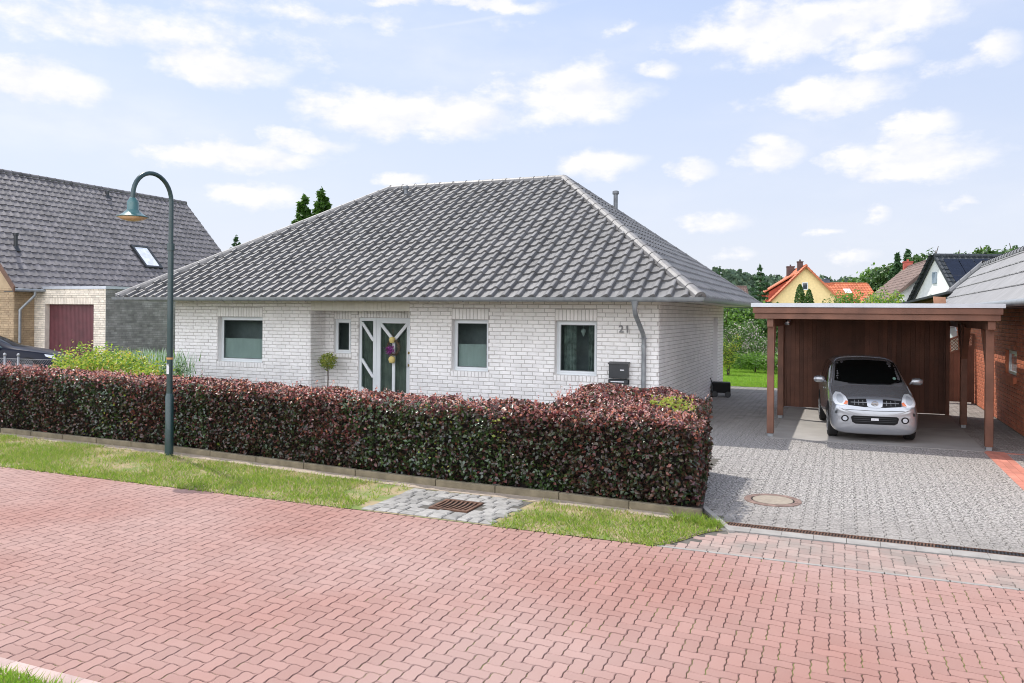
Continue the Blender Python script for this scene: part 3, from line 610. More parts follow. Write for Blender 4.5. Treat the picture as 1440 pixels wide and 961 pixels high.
def window(par, T, hole, inset=.125, fw=.045, curtain='half', name='window', sill=True):
    a, b_, c_, d = hole; x0, x1, z0, z1 = a, b_, c_, d; y = inset
    f = MB()
    def ring(mb, a, b_, c_, d, w, y0, y1):
        mb.box((a, y0, c_), (a+w, y1, d)); mb.box((b_-w, y0, c_), (b_, y1, d)); mb.box((a+w, y0, c_), (b_-w, y1, c_+w)); mb.box((a+w, y0, d-w), (b_-w, y1, d))
    ring(f, a+.002, b_-.002, c_+.002, d-.002, fw, y, y+.06)
    ring(f, a+fw+.002, b_-fw-.002, c_+fw+.002, d-fw-.002, .034, y-.012, y+.05)
    w = f.build(name, M['pvc'], par, T=T)
    s = MB(); q = fw+.036; ring(s, a+q, b_-q, c_+q, d-q, .014, y-.004, y+.03); s.build('seal', M['seal'], w, T=T)
    q += .002
    p = MB(); p.box((a+q, y+.012, c_+q), (b_-q, y+.02, d-q)); p.build('pane', M['glass'], w, T=T)
    r = MB(); r.box((a-.3, y+.5, c_-.5), (b_+.3, y+.52, d+.2)); r.box((a-.3, y+.07, c_-.52), (b_+.3, y+.5, c_-.5)); r.box((a-.32, y+.07, c_-.5), (a-.3, y+.5, d+.2)); r.box((b_+.3, y+.07, c_-.5), (b_+.32, y+.5, d+.2)); r.box((a-.3, y+.07, d+.2), (b_+.3, y+.5, d+.22))
    r.build('room_backing', M['room'], w, T=T)
    if curtain == 'half':
        k = MB(); n = 60; zt = c_+(d-c_)*.52
        for i in range(n):
            xa, xb = a+q+(b_-a-2*q)*i/n, a+q+(b_-a-2*q)*(i+1)/n; ya = y+.05+.004*math.sin(i*.9); yb = y+.05+.004*math.sin((i+1)*.9)
            k.quad((xa, ya, c_+q*.9), (xb, yb, c_+q*.9), (xb, yb, zt), (xa, ya, zt))
        k.build('screen_curtain', M['curtain'], w, smooth=True, T=T)
    if curtain == 'net':
        k = MB()
        for (u0, u1) in ((.02, .42), (.78, .98)):
            n = 40
            for i in range(n):
                f0, f1 = u0+(u1-u0)*i/n, u0+(u1-u0)*(i+1)/n; X = lambda t: a+q+(b_-a-2*q)*t
                k.quad((X(f0), y+.14+.03*math.sin(f0*70), c_+q), (X(f1), y+.14+.03*math.sin(f1*70), c_+q), (X(f1), y+.14+.03*math.sin(f1*70), d-q), (X(f0), y+.14+.03*math.sin(f0*70), d-q))
        k.build('net_curtain', M['net'], w, smooth=True, T=T)
    return w
w = window(house, HI, w1); w['label'] = 'widest front window with a half height screen'
w = window(house, HI, w3)
w = window(house, HI, w4, curtain='net'); w['label'] = 'front window with net curtains and a hanging paper drop'
dp = MB(); dp.lathe([(.0, -.11), (.03, -.05), (.05, .0), (.045, .035), (.02, .055), (0, .06)], (-1.62, .24, 1.86), 16); dp.bar((-1.62, .24, 1.91), (-1.62, .24, 2.0), .004); o = dp.build('window_ornament', M['pvc'], w, smooth=True, T=HI)
w = window(house, HI @ Matrix.Translation((0, .58, 0)), we, inset=.06, fw=.05, curtain=None)
# entrance door + sidelight
T_ = HI @ Matrix.Translation((0, .64, 0))
dx0, dx1, dz0, dz1 = -6.86, -5.93, .12, 2.085
def bars(mb, L, w=.07, y0=-.03, y1=.02):
    for (p, q) in L:
        p = Vector((p[0], (y0+y1)/2, p[1])); q = Vector((q[0], (y0+y1)/2, q[1])); mb.bar(p, q, y1-y0, w, up=(0, 1, 0)) if False else mb.bar(p, q, w, y1-y0, up=(0, 1, 0))
d = MB(); d.box((dx0, -.03, dz0), (dx0+.11, .03, dz1)); d.box((dx1-.11, -.03, dz0), (dx1, .03, dz1)); d.box((dx0+.11, -.03, dz1-.12), (dx1-.11, .03, dz1)); d.box((dx0+.11, -.03, dz0), (dx1-.11, .03, dz0+.22))
mx = (dx0+dx1)/2; bars(d, [((dx0+.10, dz1-.13), (mx, 1.56)), ((dx1-.10, dz1-.13), (mx, 1.56)), ((mx, 1.58), (mx, dz0+.2))], .075, -.026, .022)
door = d.build('front_door', M['pvc'], house, T=T_)
p = MB(); p.box((dx0+.11, -.006, dz0+.22), (dx1-.11, .006, dz1-.12)); p.build('door_pane', M['glass'], door, T=T_)
p = MB(); p.box((-7.5, .9, 0), (-5.8, .92, 2.3)); p.box((-7.5, .05, 0), (-7.48, .9, 2.3)); p.box((-5.82, .05, 0), (-5.8, .9, 2.3)); p.build('hall_backing', M['room'], door, T=T_)
cu = MB(); n = 80
for i in range(n):
    xa = -7.32+1.4*i/n; xb = -7.32+1.4*(i+1)/n; cu.quad((xa, .07+.02*math.sin(i*.8), .12), (xb, .07+.02*math.sin((i+1)*.8), .12), (xb, .07+.02*math.sin((i+1)*.8), 2.08), (xa, .07+.02*math.sin(i*.8), 2.08))
cu.build('door_curtain', mat('grey_green_curtain', (.34, .36, .32), .9, scale=3, var=.2), door, smooth=True, T=T_)
hd = MB(); hd.tube([(dx1-.055, -.09, .95), (dx1-.055, -.09, 1.32)], .012, 10)
hd.build('door_handle', M['white'], door, smooth=True, T=T_)
for z in (.99, 1.28):
    hk = MB(); hk.tube([(dx1-.055, -.09, z), (dx1-.055, -.03, z)], .013, 8); hk.tube([(dx1-.055, -.036, z), (dx1-.055, -.028, z)], .03, 12)
    hk.build('handle_mount', M['brass'], door, smooth=True, T=T_)
s0, s1 = -7.335, -6.865
s = MB(); s.box((s0, -.03, dz0), (s0+.06, .03, dz1)); s.box((s1-.09, -.03, dz0), (s1, .03, dz1)); s.box((s0+.06, -.03, dz1-.07), (s1-.09, .03, dz1)); s.box((s0+.06, -.03, dz0), (s1-.09, .03, dz0+.12))
bars(s, [((s0+.06, dz1-.11), (s1-.09, 1.55)), ((s0+.06, 1.10), (s1-.09, .68)), ((s0+.05, .42), (s1-.09, .16))], .07, -.026, .022)
sl_ = s.build('door_sidelight', M['pvc'], house, T=T_); p = MB(); p.box((s0+.06, -.006, dz0+.12), (s1-.09, .006, dz1-.07)); p.build('sidelight_pane', M['glass'], sl_, T=T_)
sdoor = MB(); sdoor.box((-.29, 7.05, .02), (-.27, 7.85, 2.14)); hb(sdoor, 'side_door', M['pvc'])
# soffit + fascia
EV = .95; RX0, RX1, RY_0, RY_1 = -12.52-EV, EV, -EV, 9.0+EV
sf = MB(); o_ = EV-.05
sf.box((-12.52-o_, -o_, SOF+.003), (o_, -.0, SOF+.03)); sf.box((-12.52-o_, 9.0, SOF+.003), (o_, 9+o_, SOF+.03)); sf.box((-12.52-o_, 0, SOF+.003), (-12.53, 9.0, SOF+.03)); sf.box((.01, 0, SOF+.003), (o_, 9.0, SOF+.03))
sf.box((-8.3, 0, 2.49), (-5.6, .6, 2.52)); hb(sf, 'soffit', M['soffit'])
# ---- tile roof
PROF = [(0, .0), (.10, .014), (.20, .036), (.30, .051), (.39, .056), (.46, .050), (.505, .022), (.52, -.010), (.70, -.012), (.88, -.006)]
def tileplane(mb, O, U, Vv, L, S, tw=.3, rl=.335, amp=1., step=.042, prof=PROF, rnd=.004, mirror=False):
    U = Vector(U).normalized(); Vv = Vector(Vv).normalized(); N = U.cross(Vv).normalized(); O = Vector(O)
    nx = math.ceil(L/tw); ny = math.ceil(S/rl); pf = [(t_, h*amp) for t_, h in prof]+[(1., prof[0][1]*amp)]
    k = len(pf)
    for j in range(ny):
        for i in range(nx):
            v0 = j*rl-.03; v1 = min((j+1)*rl, S); r_ = random.uniform(-rnd, rnd); a = random.uniform(-rnd, rnd)
            vs = []
            for (vv, dz) in ((v0, -.012), (v0, step), (v1, .002)):
                for q, (t_, h) in enumerate(pf):
                    tt = 1-t_ if mirror else t_
                    vs.append(O+U*((i+tt)*tw)+Vv*(vv+(a if vv == v0 else 0))+N*(h+dz+r_*(vv == v0)))
            fs = []
            for r2 in range(2):
                for q in range(k-1): a0 = r2*k+q; f_ = (a0, a0+1, a0+1+k, a0+k); fs.append(f_[::-1] if mirror else f_)
            mb.add(vs, fs)
ZE = 2.53; ZR = 5.83; RA, RB, RYM = -8.85, -3.55, 4.5
cs = {'fl': Vector((RX0, RY_0, ZE)), 'fr': Vector((RX1, RY_0, ZE)), 'bl': Vector((RX0, RY_1, ZE)), 'br': Vector((RX1, RY_1, ZE)), 'a': Vector((RA, RYM, ZR)), 'b': Vector((RB, RYM, ZR))}
def vplane(p, q, inside):
    d = (q-p); d.z = 0; n = Vector((d.y, -d.x, 0)).normalized()
    if (inside-p).dot(n) > 0: n = -n
    return (p, n)
roofs = []
cfg = [('fl', 'fr', 'a', 'b', Vector((0, 1, 0))), ('fr', 'br', 'b', 'b', Vector((-1, 0, 0))), ('br', 'bl', 'b', 'a', Vector((0, -1, 0))), ('bl', 'fl', 'a', 'a', Vector((1, 0, 0)))]
root = None
for idx, (p, q, tp, tq, h) in enumerate(cfg):
    P0, Q0 = cs[p], cs[q]; U = (Q0-P0).normalized(); run = (cs[tp]-P0).dot(h); V_ = (h*run+Vector((0, 0, ZR-ZE))); S = V_.length
    mb = MB(); tileplane(mb, P0-U*.03, U, V_, (Q0-P0).length+.3, S)
    me_o = mb.build('roof' if idx == 0 else 'roof_side', M['tile'], house)
    ins = (P0+Q0)/2+h*(run*.4)
    pl = [vplane(P0, cs[tp], ins), vplane(Q0, cs[tq], ins)]
    clip(me_o, pl); me_o.data.transform(HI); roofs.append(me_o)
    smooth_angle(me_o, 35)
roof = roofs[0]
ud = MB()
for (p, q, tp, tq, h) in cfg:
    if tp == tq: ud.quad(cs[p]-Vector((0,0,.02)), cs[q]-Vector((0,0,.02)), cs[tp]-Vector((0,0,.02)))
    else: ud.quad(cs[p]-Vector((0,0,.02)), cs[q]-Vector((0,0,.02)), cs[tq]-Vector((0,0,.02)), cs[tp]-Vector((0,0,.02)))
hb(ud, 'roof_underlay', M['void'])
def ridgecaps(mb, p, q, r=.115, L=.40, lift=.02, n=9):
    p = Vector(p); q = Vector(q); d = (q-p).normalized(); k = max(1, round((q-p).length/L)); L = (q-p).length/k
    side = d.cross(Vector((0, 0, 1))).normalized(); up = side.cross(d).normalized()
    for i in range(k):
        a = p+d*(i*L-.02); b_ = p+d*((i+1)*L); vs = []
        for (c_, rr) in ((a, r*1.05), (a, r*1.05-.012), (b_, r*.97)):
            for s in range(n):
                t = math.pi*(-.2+1.4*s/(n-1)); vs.append(c_+side*math.cos(t)*rr+up*(math.sin(t)*rr+lift-.03))
        fs = [(n+s, 2*n+s, 2*n+s+1, n+s+1)[::-1] for s in range(n-1)]+[(s, n+s, n+s+1, s+1) for s in range(n-1)]
        vs2 = vs
        mb.add(vs2, fs); b0 = len(mb.v); mb.add([vs[s] for s in range(n)], [tuple(range(n))])
rc = MB(); ridgecaps(rc, cs['a'], cs['b'])
for p, q in (('fl', 'a'), ('fr', 'b'), ('bl', 'a'), ('br', 'b')): ridgecaps(rc, cs[p]+Vector((0, 0, .02)), cs[q])
hb(rc, 'ridge_tiles', M['ridge'], smooth=False)
# gutter : half round swept round the eaves
gu = MB(); n = 9; rg = .062
loop = [Vector((RX0-.03, RY_0-.03, 0)), Vector((RX1+.03, RY_0-.03, 0)), Vector((RX1+.03, RY_1+.03, 0)), Vector((RX0-.03, RY_1+.03, 0))]
rings = []
for i in range(4):
    c_ = loop[i]; dirs = Vector((-1 if c_.x < -6 else 1, -1 if c_.y < 4 else 1, 0)); ring = []
    for k in range(n+2):
        if k == 0: off, z = -rg-.004, ZE-.0
        elif k == n+1: off, z = rg+.006, ZE+.012
        else: t = math.pi*(k-1)/(n-1); off, z = -math.cos(t)*rg, ZE-.012-math.sin(t)*rg
        ring.append(c_+dirs*off+Vector((0, 0, z)))
    rings.append(ring)
for i in range(4):
    A_, B_ = rings[i], rings[(i+1) % 4]
    gu.add(A_+B_, [(k, k+n+2, k+n+3, k+1) for k in range(n+1)])
# brackets / joints
x = RX0+.3
while x < RX1: gu.tube([(x, RY_0-.03-math.cos(t)*.067, ZE-.012-math.sin(t)*.067) for t in [math.pi*i/8 for i in range(9)]], .006, 5); x += .78
gut = hb(gu, 'gutter', M['zinc']); smooth_angle(gut, 50)
fa = MB(); fa.box((RX0+.06, RY_0+.06, SOF-.0), (RX1-.06, RY_0+.085, ZE)); fa.box((RX1-.085, RY_0+.085, SOF), (RX1-.06, RY_1-.06, ZE)); fa.box((RX0+.06, RY_0+.085, SOF), (RX0+.085, RY_1-.06, ZE)); hb(fa, 'fascia_board', M['soffit'])
dpi = MB(); dpi.tube([(-.24, -.98, 2.47), (-.24, -.98, 2.42), (-.24, -.98, 2.34)], [.075, .06, .045], 14)
dpi.tube([(-.24, -.98, 2.36), (-.24, -.97, 2.30), (-.245, -.88, 2.2), (-.27, -.2, 1.86), (-.275, -.10, 1.78), (-.275, -.075, 1.70), (-.275, -.075, .05)], .045, 14)
dpi.tube([(-.275, -.075, 1.62), (-.275, -.075, 1.56)], .052, 14); dpi.bar((-.34, -.07, 1.75), (-.21, -.07, 1.75), .02, .03)
hb(dpi, 'downpipe', M['zinc'], smooth=False); smooth_angle(bpy.data.objects['downpipe'], 50)
# roof vents
def vent(x, y, zb, h, r, par=house):
    v = MB(); v.tube([(x, y, zb-.1), (x, y, zb+h)], r, 12); v.tube([(x, y, zb+h), (x, y, zb+h+.01), (x, y, zb+h+.08), (x, y, zb+h+.10)], [r*1.3, r*1.55, r*1.5, r*.9], 12); v.tube([(x, y, zb-.1), (x, y, zb+.07)], [r*1.9, r*1.1], 12)
    o = v.build('roof_vent', M['zinc_dark'], par, T=HI if par is house else None); return smooth_angle(o, 50)
vent(-2.47, 5.75, 4.97, .56, .06); vent(-8.08, 4.0, 5.50, .2, .055)
# house number
def text(body, size, T, mat_, par, name='house_number', extr=.012):
    cu_ = bpy.data.curves.new(name, 'FONT'); cu_.body = body; cu_.size = size; cu_.extrude = extr; cu_.bevel_depth = size*.015; cu_.space_character = 1.25
    o = bpy.data.objects.new(name, cu_); COL.objects.link(o); dg = bpy.context.evaluated_depsgraph_get(); me = bpy.data.meshes.new_from_object(o.evaluated_get(dg)); bpy.data.objects.remove(o)
    me.transform(T); me.materials.clear(); me.materials.append(mat_); return link(name, me, par)
text('21', .205, HI @ Matrix.Translation((-.80, -.032, 1.86)) @ Matrix.Rotation(R(90), 4, 'X'), mat('grey_number', (.22, .22, .22), .5), house)
# mailbox
mbx = empty('mailbox', (-.77, -.03, .82), 0, 'dark grey wall mailbox with newspaper roll beside the drainpipe', 'mailbox')
a = MB(); a.box((-.195, -.12, .13), (.195, 0, .42)); bevel(a.build('mailbox_body', M['anthracite'], mbx), .008)
a = MB(); a.add([(-.21, -.14, .405), (.21, -.14, .405), (.21, 0, .44), (-.21, 0, .44), (-.21, -.14, .42), (.21, -.14, .42), (.21, 0, .455), (-.21, 0, .455)], [(0,3,2,1),(4,5,6,7),(0,1,5,4),(1,2,6,5),(2,3,7,6),(3,0,4,7)]); a.build('mailbox_lid', M['anthracite'], mbx)
a = MB(); a.box((.04, -.124, .285), (.12, -.120, .305)); a.build('name_plate', M['paper'], mbx)
a = MB(); a.tube([(-.20, -.07, .06), (.20, -.07, .06)], .055, 18, cap=False); a.box((-.2, -.125, .03), (.19, -.118, .095)); o = a.build('newspaper_holder', M['anthracite'], mbx)
a = MB(); a.box((-.15, -.128, .052), (.12, -.1255, .072)); a.build('holder_strip', M['paper'], mbx)
# ------------------------------------------------------------ stem ball tree + door wreath + trolley
t = empty('ball_topiary', (-7.93, .18, .12), 0, 'small yellow green ball topiary in a white pot by the entrance', 'potted plant')
a = MB(); a.lathe([(0, 0), (.12, 0), (.15, .28), (.16, .30), (.14, .30), (.13, .27), (0, .27)], (0, 0, 0), 20); a.build('pot', M['white'], t, smooth=False)
a = MB(); a.tube([(0, 0, .25), (.01, 0, .5), (0, 0, .84)], .014, 8); a.build('stem', M['bark'], t)
n = 1300; v = rng.normal(size=(n, 3)); v /= np.linalg.norm(v, axis=1)[:, None]; r_ = .205*rng.uniform(.6, 1.05, n)[:, None]*(1+.12*np.sin(v[:, :1]*7+v[:, 2:]*5)); cards('foliage', v*r_+[0, 0, .93], .042, M['ball'], t, nrm=v)
t = empty('door_wreath', (mx, .585, 1.42), 0, 'straw and purple flower wreath hanging on the white front door', 'wreath')
a = MB(); a.tube([(0, .0, .42), (0, -.0, .2)], .006, 6); a.build('hanging_cord', M['wood'], t)
for (z, s) in ((.16, .075), (-.30, .085)):
    a = MB(); a.lathe([(0, -s*1.1), (s*.7, -s*.9), (s, 0), (s*.75, s*.7), (0, s)], (-.0, -.04, z), 12); a.build('straw_ball', M['yellow_deco'], t, smooth=True)
n = 260; v = rng.normal(size=(n, 3))*[.05, .03, .05]+[-.05, -.06, -.08]; cards('flowers', v, .04, M['purple'], t)
th = rng.uniform(0, 6.28, 500); v = np.stack([.03+.15*np.cos(th), -.03+0*th, -.02+.17*np.sin(th)], 1)+rng.normal(size=(500, 3))*.015; cards('twig_ring', v, .06, M['dried'], t, aspect=.2)
t = empty('garden_trolley', (.28, 6.75, 0), R(8), 'black plastic trolley box with small wheels at the corner of the side wall', 'trolley')
a = MB(); a.box((-.24, -.2, .12), (.24, .2, .40)); bevel(a.build('trolley_box', M['black'], t), .03)
for (x, y) in ((-.17, -.2), (.17, -.2), (-.17, .2), (.17, .2)):
    a = MB(); a.tube([(x, y-.02, .08), (x, y+.02, .08)], .08, 16); a.build('wheel', M['anthracite'], t)
a = MB(); a.tube([(-.24, .15, .35), (-.33, .15, .62), (-.33, -.15, .62), (-.24, -.15, .35)], .012, 8); a.build('handle', M['black'], t)
# ------------------------------------------------------------ carport
cp = empty('carport', (3.87, 2.2, 0), 0, 'brown timber carport with flat roof and pale metal edge over the silver car', 'carport')
CI = Matrix.Translation((-3.87, -2.2, 0))
def cb_(mb, name, m_, sm=False, bv=0, par=cp):
    o = mb.build(name, m_, par, sm, T=CI)
    if bv: bevel(o, bv, 1)
    return o
for (x, y) in ((2.13, -.20), (2.10, 2.70), (5.62, -.20), (5.60, 2.75)):
    a = MB(); a.box((x-.06, y-.06, .06), (x+.06, y+.06, 2.10)); p_ = cb_(a, 'post', M['wood'], bv=.006)
    a = MB(); a.box((x-.045, y-.045, .0), (x+.045, y+.045, .058)); cb_(a, 'post_foot', M['zinc'], par=p_)
FY = -.50
a = MB(); a.box((1.86, FY+.03, 2.165), (5.74, FY+.07, 2.265)); a.box((1.83, FY, 2.268), (5.77, FY+.05, 2.375)); a.box((1.83, FY+.05, 2.268), (1.87, 5.3, 2.375)); a.box((1.86, FY+.07, 2.165), (1.90, 5.25, 2.265)); a.box((5.73, FY+.05, 2.268), (5.77, 5.3, 2.375)); cb_(a, 'fascia', M['wood'], bv=.004)
a = MB(); a.box((1.80, FY-.025, 2.378), (5.80, FY+.03, 2.45)); a.box((1.80, FY+.03, 2.378), (1.84, 5.33, 2.45)); a.box((5.76, FY+.03, 2.378), (5.80, 5.33, 2.45)); a.box((1.84, 5.29, 2.378), (5.76, 5.33, 2.45)); cb_(a, 'metal_trim', M['alu'])
a = MB(); a.box((1.845, FY+.055, 2.382), (5.755, 5.285, 2.43)); cb_(a, 'roof_deck', mat('bitumen_roof', (.12, .12, .12), .9, scale=3, var=.2, bump=.4))
for i in range(30): pass
a = MB(); y = FY+.08
while y < 5.2: a.box((1.91, y, 2.355), (5.72, y+.118, 2.378)); y += .12
cb_(a, 'ceiling_boards', M['underside'])
for (x) in (2.13, 5.62):
    a = MB(); a.box((x-.055, FY+.08, 2.02), (x+.055, 5.1, 2.164)); cb_(a, 'side_beam', M['wood'], bv=.004)
a = MB()
for y in (-.2, 1.2, 2.72, 4.6): a.box((1.92, y-.04, 2.20), (5.70, y+.04, 2.35))
cb_(a, 'rafters', M['wood'])
for (x, y, sg) in ((5.62, -.2, 1), (5.60, 2.75, 1), (5.60, 2.75, -1), (2.13, -.2, 1), (2.10, 2.70, 1)):
    a = MB(); a.bar((x, y+sg*.03, 1.42), (x, y+sg*.50, 2.06), .09, .11, up=(1, 0, 0)); cb_(a, 'knee_brace', M['wood'])
a = MB(); x = 1.99
while x < 5.56: a.box((x, 4.92, .02), (x+.092, 4.945, 2.20)); x += .0965
a.box((1.99, 4.946, .02), (5.57, 4.97, 2.2)); cb_(a, 'back_wall', M['board'])
for (x0, x1) in ((5.50, 5.58), (1.98, 2.03)):
    a = MB(); a.box((x0, 4.86, 0), (x1, 4.918, 2.2)); cb_(a, 'wall_post', M['board'])
t = empty('spot_lamp', (2.33, 1.17, 2.12), 0, 'small silver spotlight under the left end of the carport roof', 'lamp')
a = MB(); a.tube([(0, .03, .08), (0, 0, .02)], .014, 8); a.tube([(0, .05, .0), (0, .0, -.01), (0, -.06, -.03)], [.02, .05, .055], 14); a.build('lamp_housing', M['chrome'], t, smooth=True)
# gate behind
gt = empty('garden_gate', (6.0, 7.95, 0), 0, 'dark wooden garden gate with arched diamond lattice top beside the brick wall', 'gate')
a = MB(); x = -.44
while x < .42: a.box((x, -.012, .04), (x+.088, .012, 1.18+.35*max(0, (x+.44)/.88))); x += .09
a.build('gate_boards', M['board'], gt)
a = MB(); arch = [(-.44+.88*k/12, 0, 1.45+.34*math.sin(math.pi/2*k/12)) for k in range(13)]
for p, q in zip(arch[:-1], arch[1:]): a.bar(p, q, .05, .05)
a.bar((-.44, 0, 1.18), (.44, 0, 1.52), .05, .05) if False else a.bar((-.44, 0, 1.16), (.44, 0, 1.50), .05, .05)
a.bar((.44, 0, 0), (.44, 0, 1.80), .06, .06); a.bar((-.44, 0, 0), (-.44, 0, 1.46), .05, .05); a.build('gate_frame', M['board'], gt)
a = MB()
for k in range(-8, 16):
    for s in (1, -1):
        p0 = []; 
        for i in range(40):
            x = -.42+.84*i/39; z = 1.1+k*.085+s*(x)*1.0
            lo = 1.16+.34*(x+.44)/.88; hi = 1.45+.34*math.sin(math.pi/2*(x+.44)/.88)
            if lo < z < hi: p0.append((x, .004*s, z))
        if len(p0) > 1: a.bar(p0[0], p0[-1], .012, .018, up=(0, 1, 0))
a.build('lattice', M['wood'], gt)
# ------------------------------------------------------------ silver car
def patch(bvh, poly, axis, origin_off, res, off, name, m_, par, thick=0.):
    """project polygon (2D, in the plane normal to axis) onto the body"""
    xs = [p[0] for p in poly]; ys = [p[1] for p in poly]; bm = bmesh.new()
    vs = [bm.verts.new((p[0], p[1], 0)) for p in poly]; bm.faces.new(vs)
    for k in range(1, res):
        x = min(xs)+(max(xs)-min(xs))*k/res; bmesh.ops.bisect_plane(bm, geom=bm.verts[:]+bm.edges[:]+bm.faces[:], plane_co=(x, 0, 0), plane_no=(1, 0, 0))
        y = min(ys)+(max(ys)-min(ys))*k/res; bmesh.ops.bisect_plane(bm, geom=bm.verts[:]+bm.edges[:]+bm.faces[:], plane_co=(0, y, 0), plane_no=(0, 1, 0))
    bm.verts.ensure_lookup_table()
    kill = []
    for v in bm.verts:
        a, b_ = v.co.x, v.co.y
        if axis == 'x+': o, d = Vector((4, a, b_)), Vector((-1, 0, 0))
        elif axis == 'x-': o, d = Vector((-4, a, b_)), Vector((1, 0, 0))
        elif axis == 'y+': o, d = Vector((a, 3, b_)), Vector((0, -1, 0))
        elif axis == 'y-': o, d = Vector((a, -3, b_)), Vector((0, 1, 0))
        elif axis == 'z': o, d = Vector((a, b_, 3)), Vector((0, 0, -1))
        h = bvh.ray_cast(o, d)
        if h[0] is None: kill.append(v); continue
        n_ = h[1] if h[1].dot(d) < 0 else -h[1]
        v.co = h[0]+n_*off
    if kill: bmesh.ops.delete(bm, geom=kill, context='VERTS')
    bmesh.ops.recalc_face_normals(bm, faces=bm.faces[:])
    me = bpy.data.meshes.new(name); bm.to_mesh(me); bm.free(); me.materials.append(m_); me.polygons.foreach_set('use_smooth', [True]*len(me.polygons)); return link(name, me, par)
def carbody(st, name, m_, par):
    """st: list of (x, zbot, wsill, zbelt, wbelt, zroofside, wroofside, ztop); car axis x, front +"""
    V = []; F = []; half = 9
    for (x, zb, w, zbe, wbe, zrs, wrs, zt) in st:
        pr = [(0, zb), (w*.75, zb), (w*.96, zb+.06), (w, zb+.18), (w*1.0, (zb+.18+zbe)/2), (wbe, zbe), (wbe*.97-.0, zbe+.02+(zrs-zbe)*.15) , (wrs, zrs), (wrs*.55, zt-.012), (0, zt)]
        ring = [(x, -y, z) for y, z in pr]+[(x, y, z) for y, z in pr[1:-1]][::-1]
        V += ring
    n = 2*9; k = len(st)
    n = len(ring)
    for i in range(k-1):
        for j in range(n): F.append((i*n+j, i*n+(j+1) % n, (i+1)*n+(j+1) % n, (i+1)*n+j))
    F.append(tuple(range(n))[::-1]); F.append(tuple((k-1)*n+j for j in range(n)))
    me = bpy.data.meshes.new(name); me.from_pydata(V, [], F); o = link(name, me)
    bm = bmesh.new(); bm.from_mesh(me); bmesh.ops.recalc_face_normals(bm, faces=bm.faces[:]); bm.to_mesh(me); bm.free()
    mod = o.modifiers.new('s', 'SUBSURF'); mod.levels = mod.render_levels = 3
    dg = bpy.context.evaluated_depsgraph_get(); me2 = bpy.data.meshes.new_from_object(o.evaluated_get(dg)); bpy.data.objects.remove(o)
    me2.materials.append(m_); me2.polygons.foreach_set('use_smooth', [True]*len(me2.polygons)); o = link(name, me2, par)
    bm = bmesh.new(); bm.from_mesh(me2); bvh = BVHTree.FromBMesh(bm); bm.free(); return o, bvh
def wheel(par, x, y, r, w=.19):
    s = 1 if y > 0 else -1; t_ = MB(); t_.tube([(x, y-w/2, r), (x, y-w/2+.02, r), (x, y+w/2-.02, r), (x, y+w/2, r)], [r*.93, r, r, r*.93], 32)
    o = t_.build('wheel', M['tyre'], par); smooth_angle(o, 40)
    q = MB(); yo = y+s*(w/2+.003)
    q.tube([(x, yo-s*.03, r), (x, yo, r)], r*.66, 28)
    for k in range(8):
        a = k*math.pi/4; q.bar((x+math.cos(a)*r*.1, yo+s*.006, r+math.sin(a)*r*.1), (x+math.cos(a)*r*.64, yo+s*.006, r+math.sin(a)*r*.64), .035, .012, up=(0, 1, 0))
    q.build('rim', M['rim'], o); return o
def disc(cx, cy, rx, ry, n=24): return [(cx+rx*math.cos(2*math.pi*k/n), cy+ry*math.sin(2*math.pi*k/n)) for k in range(n)]
